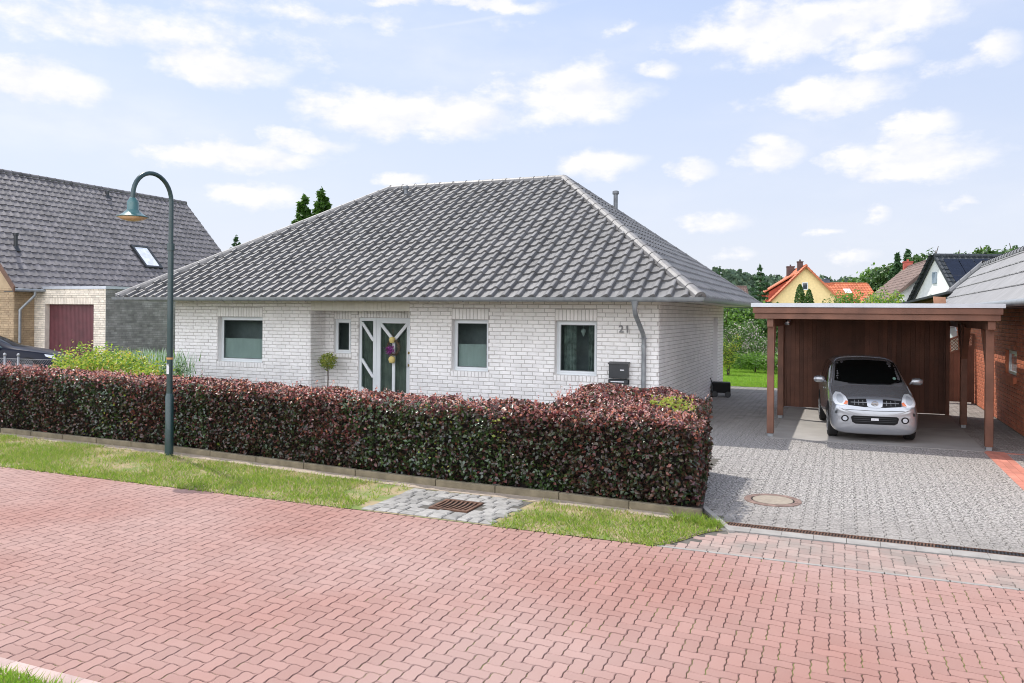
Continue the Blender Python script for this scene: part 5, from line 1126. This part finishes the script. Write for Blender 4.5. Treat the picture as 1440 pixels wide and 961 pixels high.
shrub('garden_tree', place(1246, 42), 1.3, 1.3, 3.5, M['leaf_yellow'], 'pale yellow green tree in front of the brown roof', 'tree', .14, 4200, 14, seed=64, mats=[M['leaf_bright']], frac=.5, base_gap=.5)
shrub('garden_tree', place(1224, 44), 1.2, 1.2, 2.9, M['leaf_yellow'], 'low yellow green tree left of the pale one', 'tree', .14, 3000, 12, seed=65, mats=[M['leaf']], frac=.5, base_gap=.4)
conifer('spruce', place(1068, 60), 6.1, 1.75, 'dark conical spruce standing alone left of the yellow house', 'tree', size=.26, seed=1, dens=1.5)
conifer('spruce', place(1011, 75), 6.9, 1.5, 'narrow conifer tip just right of the bungalow eaves', 'tree', size=.26, seed=2)
for k, (px, d, h, r_) in enumerate([(1124, 72, 5.1, .55), (1137, 71, 4.6, .5)]):
    t = empty('arborvitae', place(px, d), 0, ['taller columnar arborvitae in front of the yellow gable', 'shorter columnar arborvitae in front of the yellow gable'][k], 'tree', 'columnar arborvitae pair')
    n = 2200; zz = rng.random(n); a_ = rng.uniform(0, 6.28, n); q = r_*(np.sin(np.pi*np.clip(zz*.92+.08, 0, 1))**.55)*rng.uniform(.75, 1.05, n); P = np.stack([q*np.cos(a_), q*np.sin(a_), h*zz], 1)
    cards('crown', P, .22, M['leaf'] , t, nrm=np.stack([np.cos(a_), np.sin(a_), 0*a_+.3], 1), aspect=.5); b = MB(); b.tube([(0, 0, 0), (0, 0, h*.7)], [.08, .03], 6); b.build('trunk', M['bark'], t)
# trees seen over the roof, left
conifer('tall_conifer', place(426, 62), 11.3, 3.4, 'left one of the two conifer tops above the bungalow roof', 'tree', size=.5, seed=5, group='conifer tops over the roof', dens=3.4, m_=M['leaf'])
conifer('tall_conifer', place(451, 62), 11.8, 3.9, 'right one of the two conifer tops above the bungalow roof', 'tree', size=.5, seed=6, group='conifer tops over the roof', dens=3.4, m_=M['leaf'])
conifer('tall_conifer', place(331, 70), 8.9, 3.0, 'small conifer tip at the verge of the neighbouring roof', 'tree', size=.34, seed=7)
# ------------------------------------------------------------ neighbour on the left
nb = empty('neighbour_house', (-29.3, 10, 0), 0, 'tan brick neighbour house with large steep grey tile roof', 'house')
NI = Matrix.Translation((29.3, -10, 0))
wb = MB(); brickwall(wb, 0, 12.2, 0, 3.0, T=RZ(R(90), -25.1, 4.6), seed=11); brickwall(wb, 0, 8.4, 0, 3.0, T=RZ(0, -33.5, 4.6), seed=12); brickwall(wb, 0, 8.4, 0, 3.0, T=RZ(R(180), -25.1, 16.8), seed=13); brickwall(wb, 0, 12.2, 0, 3.0, T=RZ(R(-90), -33.5, 16.8), seed=14)
wb.mi = 0
for y in (4.6, 16.8): wb.quad((-33.5, y, 3.0), (-25.1, y, 3.0), (-29.3, y, 7.6))
wb.build('wall', [M['tan_brick'], M['tan_joint']], nb, T=NI)
rf = MB(); S_ = Vector((4.7, 0, 5.0))
tileplane(rf, (-24.6, 4.2, 3.0), (0, 1, 0), (-4.7, 0, 5.0), 12.9, S_.length, amp=.8, prof=[PROF[i] for i in (0, 1, 3, 5, 7, 9)], step=.035)
o = rf.build('roof', M['tile_nb'], nb, T=NI); smooth_angle(o, 35)
rf = MB(); tileplane(rf, (-34.0, 17.1, 3.0), (0, -1, 0), (4.7, 0, 5.0), 12.9, S_.length, amp=.8, prof=[PROF[i] for i in (0, 3, 7)], step=.035); rf.build('roof_back', M['tile_nb'], nb, T=NI)
rc = MB(); ridgecaps(rc, (-29.3, 4.2, 8.0), (-29.3, 17.1, 8.0)); rc.build('ridge_tiles', M['tile_nb'], nb, T=NI)
a = MB(); a.box((-24.63, 4.2, 2.86), (-24.58, 17.1, 2.99)); a.box((-25.1, 4.2, 2.86), (-24.63, 17.1, 2.89)); a.build('eaves_board', M['anthracite'], nb, T=NI)
a = MB(); a.tube([(-24.52, 4.2, 2.93), (-24.52, 17.1, 2.93)], .06, 10); a.tube([(-24.52, 5.0, 2.9), (-24.52, 5.0, 2.75), (-24.98, 4.75, 2.2), (-24.98, 4.75, 0)], .05, 10); smooth_angle(a.build('gutter_and_pipe', M['zinc'], nb, T=NI), 50)
a = MB(); a.add([(-24.5, 4.15, 2.85), (-24.5, 4.22, 2.85), (-29.3, 4.22, 7.95), (-29.3, 4.15, 7.95), (-24.5, 4.15, 3.05), (-24.5, 4.22, 3.05), (-29.3, 4.22, 8.1), (-29.3, 4.15, 8.1)], [(0,3,2,1),(4,5,6,7),(0,1,5,4),(1,2,6,5),(2,3,7,6),(3,0,4,7)]); a.build('verge_board', mat('brown_verge_board', (.14, .07, .04), .6), nb, T=NI)
# skylight + vents on its roof
def onroof(px, py):
    p = at(px, py, 1.); d = p-CAM; nrm = Vector((5.0, 0, 4.7)).normalized(); k = (Vector((-24.6, 4.2, 3.0))-CAM).dot(nrm)/d.dot(nrm); return CAM+d*k
c_ = onroof(205, 363); Vs = Vector((-4.7, 0, 5.0)).normalized(); Ns = Vector((5.0, 0, 4.7)).normalized(); Us = Vector((0, 1, 0))
Tm = Matrix((Us, Vs, Ns)).transposed().to_4x4(); Tm.translation = c_+Ns*.06
a = MB()
for q in (((-.48, -.7), (-.38, .7)), ((.38, -.7), (.48, .7)), ((-.38, -.7), (.38, -.6)), ((-.38, .6), (.38, .7))): a.box((*q[0], -.05), (*q[1], .06))
sk = a.build('skylight', M['anthracite'], nb, T=NI @ Tm); a = MB(); a.box((-.37, -.59, .0), (.37, .59, .03)); a.build('skylight_pane', mat('skylight_glass', (.80, .82, .84), .2, coat=.5), sk, T=NI @ Tm)
for (px, py, hh) in ((22, 350, .5), (151, 277, .18)):
    q = onroof(px, py); a = MB(); a.tube([(q.x, q.y, q.z-.1), (q.x, q.y, q.z+hh)], .07, 12); a.tube([(q.x, q.y, q.z+hh), (q.x, q.y, q.z+hh+.1)], .095, 12); a.tube([(q.x, q.y, q.z-.1), (q.x, q.y, q.z+.1)], [.2, .08], 12); smooth_angle(a.build('roof_vent', M['anthracite'], nb, T=NI), 50)
# garage
gx0, gx1, gy = -25.08, -21.35, 5.4
ga = empty('garage', ((gx0+gx1)/2, gy+3, 0), 0, 'flat roofed cream brick garage with maroon door beside the tan house', 'garage'); GI = Matrix.Translation((-(gx0+gx1)/2, -(gy+3), 0))
dh = (gx0+.58, gx1-.60, 0, 2.42)
wb = MB(); brickwall(wb, gx0, gx1, 0, 2.98, [dh], T=Matrix.Translation((0, gy, 0)), soldiers=[(dh[0], dh[1], 2.42, 2.66)], seed=21); reveal(wb, dh, .22, Matrix.Translation((0, gy, 0))); wb.build('front_wall', [M['cream_brick'], M['cream_joint']], ga, T=GI)
wb = MB(); brickwall(wb, 0, 6, 0, 2.98, T=RZ(R(90), gx1, gy), seed=22, proud=.006); o = wb.build('side_wall', [M['green_brick'], M['green_joint']], ga, T=GI); o['label'] = 'green grey side wall, shade put into its brick colour'
a = MB(); a.box((gx0-.04, gy-.05, 2.99), (gx1+.05, gy+6.05, 3.09)); a.build('roof_edge', M['alu'], ga, T=GI)
a = MB(); x = dh[0]
while x < dh[1]-.02: a.box((x+.004, gy+.18, 0), (min(x+.066, dh[1]), gy+.205, 2.42)); a.box((x, gy+.205, 0), (x+.07, gy+.22, 2.42)); x += .07
a.build('garage_door', M['maroon'], ga, T=GI)
g = MB(); g.box((-40, -3.4, -.1), (-15.8, 5.36, .19)); tag(g.build('neighbour_driveway', M['concrete']), kind='structure')
# ------------------------------------------------------------ brick outbuilding right with mansard roof
rb_ = empty('red_brick_garage', (9, 7, 0), 0, 'orange red brick building with low ribbed grey mansard roof right of the carport', 'building'); RI = Matrix.Translation((-9, -7, 0))
wn = (2.62, 3.55, 1.06, 1.56)   # along -Y direction handled below
wb = MB(); T9 = RZ(R(-90), 6.5, 12.6)     # x local runs towards -Y
hole = (12.6-3.78, 12.6-2.60, 1.06, 1.56)
brickwall(wb, 0, 16.6, 0, 2.45, [hole], T=T9, seed=31, soldiers=[(hole[0]-.03, hole[1]+.03, .92, 1.06)]); reveal(wb, hole, .1, T9)
brickwall(wb, 0, 6, 0, 2.45, T=RZ(0, 6.5, -4.0), seed=32); brickwall(wb, 0, 6, 0, 2.45, T=RZ(R(180), 12.5, 12.6), seed=33); wb.build('wall', [M['red_brick'], M['red_joint']], rb_, T=RI)
a = MB(); a.box((6.43, 2.57, .93), (6.52, 3.81, 1.055)); a.build('brick_sill', M['red_brick'], rb_, T=RI)
a = MB()
for q in (((2.605, 1.07), (2.68, 1.55)), ((3.70, 1.07), (3.775, 1.55)), ((2.68, 1.07), (3.70, 1.13)), ((2.68, 1.49), (3.70, 1.55))): a.box((6.55, q[0][0], q[0][1]), (6.60, q[1][0], q[1][1]))
wq = a.build('window', M['pvc'], rb_, T=RI); a = MB(); a.box((6.57, 2.68, 1.13), (6.58, 3.70, 1.49)); a.build('pane', mat('pale_window_glass', (.40, .45, .48), .1, coat=1.), wq, T=RI)
MP = [(0, 0), (.12, .020), (.25, .030), (.38, .020), (.5, 0), (.62, .020), (.75, .030), (.88, .020)]
E0, E1, EY0, EY1, rr_, zz_ = 6.0, 12.9, -4.4, 13.0, 1.25, 1.30
mc = {'fl': Vector((E0, EY0, 2.5)), 'bl': Vector((E0, EY1, 2.5)), 'br': Vector((E1, EY1, 2.5)), 'fr': Vector((E1, EY0, 2.5))}
mt = {k: Vector((v.x+(rr_ if v.x < 9 else -rr_), v.y+(rr_ if v.y < 0 else -rr_), 2.5+zz_)) for k, v in mc.items()}
for i, (p, q, h) in enumerate([('bl', 'fl', Vector((1, 0, 0))), ('fl', 'fr', Vector((0, 1, 0))), ('fr', 'br', Vector((-1, 0, 0))), ('br', 'bl', Vector((0, -1, 0)))]):
    U = (mc[q]-mc[p]).normalized(); V_ = h*rr_+Vector((0, 0, zz_)); mb = MB(); tileplane(mb, mc[p]-U*.02, U, V_, (mc[q]-mc[p]).length+.2, V_.length, tw=.20, rl=.42, prof=MP, step=.035)
    o = mb.build('roof' if i == 0 else 'roof_side', M['tile_metal'], rb_); ins = (mc[p]+mc[q])/2+h*.3; clip(o, [vplane(mc[p], mt[p], ins), vplane(mc[q], mt[q], ins)]); o.data.transform(RI); smooth_angle(o, 35)
rc = MB()
for k in mc: ridgecaps(rc, mc[k]+Vector((0, 0, .03)), mt[k]+Vector((0, 0, .03)), r=.16)
for p, q in (('bl', 'fl'), ('fl', 'fr'), ('fr', 'br'), ('br', 'bl')): ridgecaps(rc, mt[p], mt[q], r=.12)
rc.build('ridge_tiles', M['tile_metal'], rb_, T=RI)
a = MB(); a.box((E0+rr_, EY0+rr_, 3.7), (E1-rr_, EY1-rr_, 3.76)); a.box((E0+.03, EY0+.03, 2.40), (E1-.03, EY1-.03, 2.46)); a.build('flat_roof_and_soffit', M['anthracite'], rb_, T=RI)
a = MB(); a.tube([(E0-.05, EY0, 2.47), (E0-.05, EY1, 2.47)], .06, 10); smooth_angle(a.build('gutter', M['zinc'], rb_, T=RI), 50)
# ------------------------------------------------------------ far houses
def gable(name, loc, rot, L, W_, eh, rh, wall, roofm, label, over=.4, tiles=True, lx=0.):
    """ridge along local y from 0 to L, gable front at y=0 facing -y"""
    t = empty(name, loc, rot, label, 'house'); a = MB(); h = W_/2
    a.add([(-h, 0, 0), (h, 0, 0), (h, 0, eh), (0, 0, rh), (-h, 0, eh), (-h, L, 0), (h, L, 0), (h, L, eh), (0, L, rh), (-h, L, eh)], [(0, 1, 2, 3, 4), (9, 8, 7, 6, 5), (0, 4, 9, 5), (1, 6, 7, 2), (0, 5, 6, 1)]); a.build('wall', wall, t)
    sl_ = (rh-eh)/h; S = math.hypot(h+over, (h+over)*sl_)
    for s in (-1, 1):
        a = MB(); O = Vector((s*(h+over), L+over if s < 0 else -over, eh-over*sl_+.08)); U = Vector((0, -1, 0)) if s < 0 else Vector((0, 1, 0)); V_ = Vector((-s*(h+over), 0, (h+over)*sl_))
        if tiles: tileplane(a, O, U, V_, L+2*over, S, tw=.4, rl=.42, prof=[(0, 0), (.3, .05), (.6, 0)], step=.05, rnd=.01)
        else: a.add([O, O+U*(L+2*over), O+U*(L+2*over)+V_, O+V_, *[q+Vector((0, 0, .12)) for q in (O, O+U*(L+2*over), O+U*(L+2*over)+V_, O+V_)]], [(0, 3, 2, 1), (4, 5, 6, 7), (0, 1, 5, 4), (1, 2, 6, 5), (2, 3, 7, 6), (3, 0, 4, 7)])
        a.build('roof_slope', roofm, t)
        a = MB(); P0 = Vector((s*(h+over), -over, eh-over*sl_)); P1 = Vector((0, -over, rh)); a.bar(P0, P1, .08, .16); a.build('verge_board', roofm if tiles else M['anthracite'], t)
        a = MB(); a.bar(P0+Vector((0, L+2*over, 0)), P1+Vector((0, L+2*over, 0)), .08, .22); a.build('verge_board', roofm if tiles else M['anthracite'], t)
    a = MB(); ridgecaps(a, (0, -over, rh+.09), (0, L+over, rh+.09), r=.14, L=.4); a.build('ridge_tiles', roofm if tiles else M['anthracite'], t)
    return t
def chim(t, x, y, z0, z1, w, m_):
    a = MB(); a.box((x-w/2, y-w/2, z0), (x+w/2, y+w/2, z1)); a.box((x-w/2-.05, y-w/2-.05, z1), (x+w/2+.05, y+w/2+.05, z1+.1)); a.box((x-.08, y-.08, z1+.1), (x+.08, y+.08, z1+.3)); a.build('chimney', m_, t)
def win(t, x0, x1, z0, z1, y=-.01, m_=None, frame=None):
    a = MB(); f = .09
    for q in (((x0, z0), (x0+f, z1)), ((x1-f, z0), (x1, z1)), ((x0+f, z0), (x1-f, z0+f)), ((x0+f, z1-f), (x1-f, z1))): a.box((q[0][0], y-.06, q[0][1]), (q[1][0], y+.02, q[1][1]))
    o = a.build('window', frame or M['pvc'], t); a = MB(); a.box((x0+f, y-.03, z0+f), (x1-f, y-.01, z1-f)); a.build('pane', m_ or M['dark_window'], o); return o
p, z = gz(1133, 375, 85)
yh = gable('yellow_house', p, R(22.66-11.7), 10.5, 8.6, 3.1, z, M['yellow_wall'], M['orange_tile'], 'yellow gabled house with steep orange tile roof and two chimneys')
win(yh, -.35, .25, z-2.5, z-1.7); win(yh, 1.0, 2.7, z-5.9, z-4.0, m_=M['grey_blue'])
chim(yh, -.35, 1.6, z-1.2, z+.55, .55, M['chimney']); chim(yh, -.6, 7.2, z-1.4, z+.35, .8, M['chimney'])
# shed dormer on the left slope
sl0 = (z-3.1)/4.3
a = MB(); X_ = lambda q: z-sl0*q
a.add([(-3.9, 1.4, X_(3.9)), (-1.2, 1.4, X_(1.2)+.1), (-3.9, 1.4, X_(3.9)+1.15), (-3.9, 6.5, X_(3.9)), (-1.2, 6.5, X_(1.2)+.1), (-3.9, 6.5, X_(3.9)+1.15)], [(0, 1, 2), (3, 5, 4), (0, 2, 5, 3)]); a.build('dormer_wall', M['redwall'], yh)
a = MB(); a.add([(-4.3, 1.1, X_(3.9)+1.1), (-1.0, 1.1, X_(1.0)+.18), (-1.0, 6.8, X_(1.0)+.18), (-4.3, 6.8, X_(3.9)+1.1), (-4.3, 1.1, X_(3.9)+1.24), (-1.0, 1.1, X_(1.0)+.32), (-1.0, 6.8, X_(1.0)+.32), (-4.3, 6.8, X_(3.9)+1.24)], [(0,3,2,1),(4,5,6,7),(0,1,5,4),(1,2,6,5),(2,3,7,6),(3,0,4,7)]); a.build('dormer_roof', M['orange_tile'], yh)
# orange roof behind: ridge parallel to the picture
p, z = gz(1215, 400, 112)
oh = gable('orange_roofed_house', p, R(22.66+90), 11, 7.5, z-2.7, z, M['yellow_wall'], M['orange_tile'], 'long low house with orange tile roof behind the yellow house')
a = MB(); a.box((-2.1, 2.6, z-1.75), (-1.3, 3.5, z-.85)); 
chim(oh, .3, 5.2, z-.8, z+.6, .8, mat('slate_chimney', (.07, .09, .12), .6))
Tk = Matrix.Translation((-1.65, 3.0, z-1.05)) @ Matrix.Rotation(-math.atan2(2.7, 3.75), 4, 'Y')
a = MB(); a.box((-.5, -.45, 0), (.5, .45, .08)); a.build('skylight', M['white'], oh, T=Tk)
p, z = gz(1275, 378, 72)
bh = gable('brown_roofed_house', p, R(22.66+165-180+0), 14, 9, 2.6, z, M['white_wall'], M['brown_tile'], 'house with steep brown tile roof and red chimney'); bh.rotation_euler = (0, 0, R(22.66+163))
chim(bh, 0, .5, z-1.2, z+.5, .7, M['redchimney'])
p, z = gz(1316, 361, 56)
p2, _ = gz(1316, 361, 56)
wh = gable('white_gabled_house', p2, R(22.66-90), 13, 7.6, 2.6, z, M['white_wall'], M['dark_tile'], 'white gabled house with dark roof covered in solar panels', over=.12)
win(wh, 2.1, 2.75, z-4.1, z-2.6); win(wh, -2.0, -1.4, z-4.2, z-2.9, m_=M['grey_blue']); win(wh, -.35, .15, z-1.9, z-1.1, m_=M['grey_blue'], frame=M['grey_blue'])
hh = 3.8; slw = (z-2.6)/hh
for s in (1,):
    for r2 in range(3):
        for c2 in range(6):
            a = MB(); u0, u1 = .4+r2*1.18, .4+r2*1.18+1.14; y0, y1 = .3+c2*1.05, .3+c2*1.05+1.0; f = lambda u, y, o: (s*u, y, z-slw*u+.18+o); 
            a.add([f(u0, y0, 0), f(u1, y0, 0), f(u1, y1, 0), f(u0, y1, 0), f(u0, y0, .05), f(u1, y0, .05), f(u1, y1, .05), f(u0, y1, .05)], [(0,3,2,1),(4,5,6,7),(0,1,5,4),(1,2,6,5),(2,3,7,6),(3,0,4,7)]); a.build('solar_panel', M['solar'], wh)
a = MB(); a.tube([(.3, -.02, z-3.4), (.3, -.5, z-3.4)], .03, 6); a.lathe([(0, 0), (.25, .05), (.42, .16)], (0, 0, 0), 18); a.v = [v if i < 12 else (v[0]+.7, -.55-v[2], z-3.1+v[1]) for i, v in enumerate(a.v)]; a.build('satellite_dish', M['white'], wh)
# small far house behind spruce
p, z = gz(1046, 404, 120); gable('small_far_house', p, R(22.66+90), 6, 6, 3.2, z, M['white_wall'], M['brown_tile'], 'small white house with brownish roof far behind the spruce')
# shed with sloping dark roof and leaning terracotta panel
q0, q1 = at(1262, 430, 27), at(1333, 413, 24)
t = empty('garden_shed', (q1.x, q1.y, 0), 0, 'garden shed with dark sloping mono pitch roof behind the carport', 'shed')
a = MB(); d0 = q0-Vector((q1.x, q1.y, 0)); d1 = Vector((0, 0, q1.z)); bk = Vector((.9, 2.2, 0)); a.add([d0, d1, d1+bk, d0+bk]+[v+Vector((0, 0, .07)) for v in (d0, d1, d1+bk, d0+bk)], [(0,3,2,1),(4,5,6,7),(0,1,5,4),(1,2,6,5),(2,3,7,6),(3,0,4,7)]); a.build('shed_roof', M['anthracite'], t)
a = MB(); d2 = d0*1; d2.z = 0; i0 = d0.lerp(d1, .1); i1 = d0.lerp(d1, .93); off = bk*.2
a.add([Vector((i0.x, i0.y, 0))+off, Vector((i1.x, i1.y, 0))+off, i1+off-Vector((0, 0, .01)), i0+off-Vector((0, 0, .01)), Vector((i0.x, i0.y, 0))+bk*.9, Vector((i1.x, i1.y, 0))+bk*.9, i1+bk*.9-Vector((0, 0, .01)), i0+bk*.9-Vector((0, 0, .01))], [(0,1,2,3),(5,4,7,6),(0,4,5,1),(1,5,6,2),(2,6,7,3),(3,7,4,0)]); a.build('shed_wall', M['board'], t)
r0, r1 = at(1327, 432, 22.6), at(1322, 417, 22.8)
t = empty('leaning_panel', (r0.x, r0.y, 0), R(20), 'terracotta coloured board leaning against the garden shed', 'board'); a = MB(); a.add([(-.05, 0, 0), (.34, 0, 0), (.40, .03, 0), (.0, .03, 0), (-.12, .35, r1.z), (.22, .35, r1.z-.02), (.22, .38, r1.z-.02), (-.12, .38, r1.z)], [(0, 1, 5, 4), (1, 2, 6, 5), (2, 3, 7, 6), (3, 0, 4, 7), (4, 5, 6, 7), (0, 3, 2, 1)]); a.build('board_face', M['terracotta'], t)
# greenhouse seen above the gate
p = place(1352, 23.6); t = empty('greenhouse', p, R(10), 'pale glass greenhouse glimpsed above the lattice gate', 'greenhouse')
a = MB()
for x in (-1.2, -.6, 0, .6, 1.2): a.bar((x, 0, 0), (x, 0, 1.6), .05); a.bar((x, 0, 1.6), (x, 1.1, 2.3), .05); a.bar((x, 1.1, 2.3), (x, 2.2, 1.6), .05)
for (y, z) in ((0, .05), (0, .8), (0, 1.6), (1.1, 2.3), (.55, 1.95)): a.bar((-1.2, y, z), (1.2, y, z), .05)
a.build('frame', M['white'], t); a = MB(); a.quad((-1.2, .03, .05), (1.2, .03, .05), (1.2, .03, 1.58), (-1.2, .03, 1.58)); a.quad((-1.2, .02, 1.58), (1.2, .02, 1.58), (1.2, 1.1, 2.27), (-1.2, 1.1, 2.27)); a.build('pane', mat('milky_glass', (.62, .72, .68), .2, coat=.6), t)
# ------------------------------------------------------------ individual far trees and the forest
for k, (px, d, tip, r_, lab) in enumerate([(1262, 130, 357, 3.3, 'left of the two tall dark spruces behind the brown roof'), (1277, 130, 352, 3.6, 'right and taller of the two dark spruces behind the brown roof')]):
    p, z = gz(px, tip, d); conifer('tall_spruce', p, z, r_, lab, 'tree', size=.9, seed=70+k, group='dark spruces behind the brown roof', dens=.8)
for k, (px, d, tip, rx, m_, lab) in enumerate([(1235, 140, 380, 5.5, 'leaf', 'broad green deciduous tree left of the tall spruces'), (1210, 150, 388, 5., 'leaf', 'green deciduous tree above the orange roof'),
        (1252, 135, 374, 4.5, 'leaf_dark', 'dark deciduous tree at the foot of the left tall spruce'), (1300, 120, 353, 3.6, 'leaf_dark', 'pine crown just left of the white gable peak'),
        (1348, 150, 357, 2.0, 'leaf_dark', 'small pine top above the solar roof ridge'), (1397, 120, 351, 4.2, 'leaf_dark', 'pine crown above the right end of the solar roof'), (1440, 115, 349, 3.4, 'leaf_dark', 'pine crown at the right edge above the ribbed roof')]):
    p, z = gz(px, tip, d); shrub('far_tree', p, rx, rx, z, M[m_], lab, 'tree', .75, 2600, 14, seed=80+k, mats=[M['leaf_bright' if m_ == 'leaf' else 'leaf']], frac=.3, base_gap=z*(.25 if m_ == 'leaf' else .45))
def forest():
    P = []; S = []
    for k in range(1500):
        px = random.uniform(900, 1600) if k % 3 == 0 else random.uniform(-1500, 2300); d = random.uniform(230, 330); base = 392-4*math.sin(px*.02)+random.gauss(0, 3.0)-(4 if px < 1040 else 0)-max(0, (px-1180))*.035
        p = at(px, 440, d); b_ = at(px, base, d); h = b_.z; r_ = random.uniform(2.4, 4.2); n = 85; f = rng.random(n)**.8; z = h*(.35+.65*f); kind = random.random()
        q = r_*((1-f)**.8 if kind < .45 else np.sqrt(np.clip(1-(f*1.25-.45)**2/.66, .02, 1)))*rng.uniform(.5, 1.05, n); a_ = rng.uniform(0, 6.28, n)
        P.append(np.stack([p.x+q*np.cos(a_), p.y+q*np.sin(a_), z], 1))
    for k in range(500):
        px = random.uniform(-1500, 2300); d = random.uniform(215, 235); p = at(px, 440, d); n = 60; P.append(np.stack([p.x+rng.normal(size=n)*3, p.y+rng.normal(size=n)*2, rng.uniform(0, 7.5, n)], 1))
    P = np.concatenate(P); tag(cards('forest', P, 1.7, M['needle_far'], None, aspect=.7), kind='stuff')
forest()
sc.render.resolution_x = 1024; sc.render.resolution_y = 683
sc.cycles.filter_width = 1.0; sc.cycles.max_bounces = 6; sc.cycles.transparent_max_bounces = 8
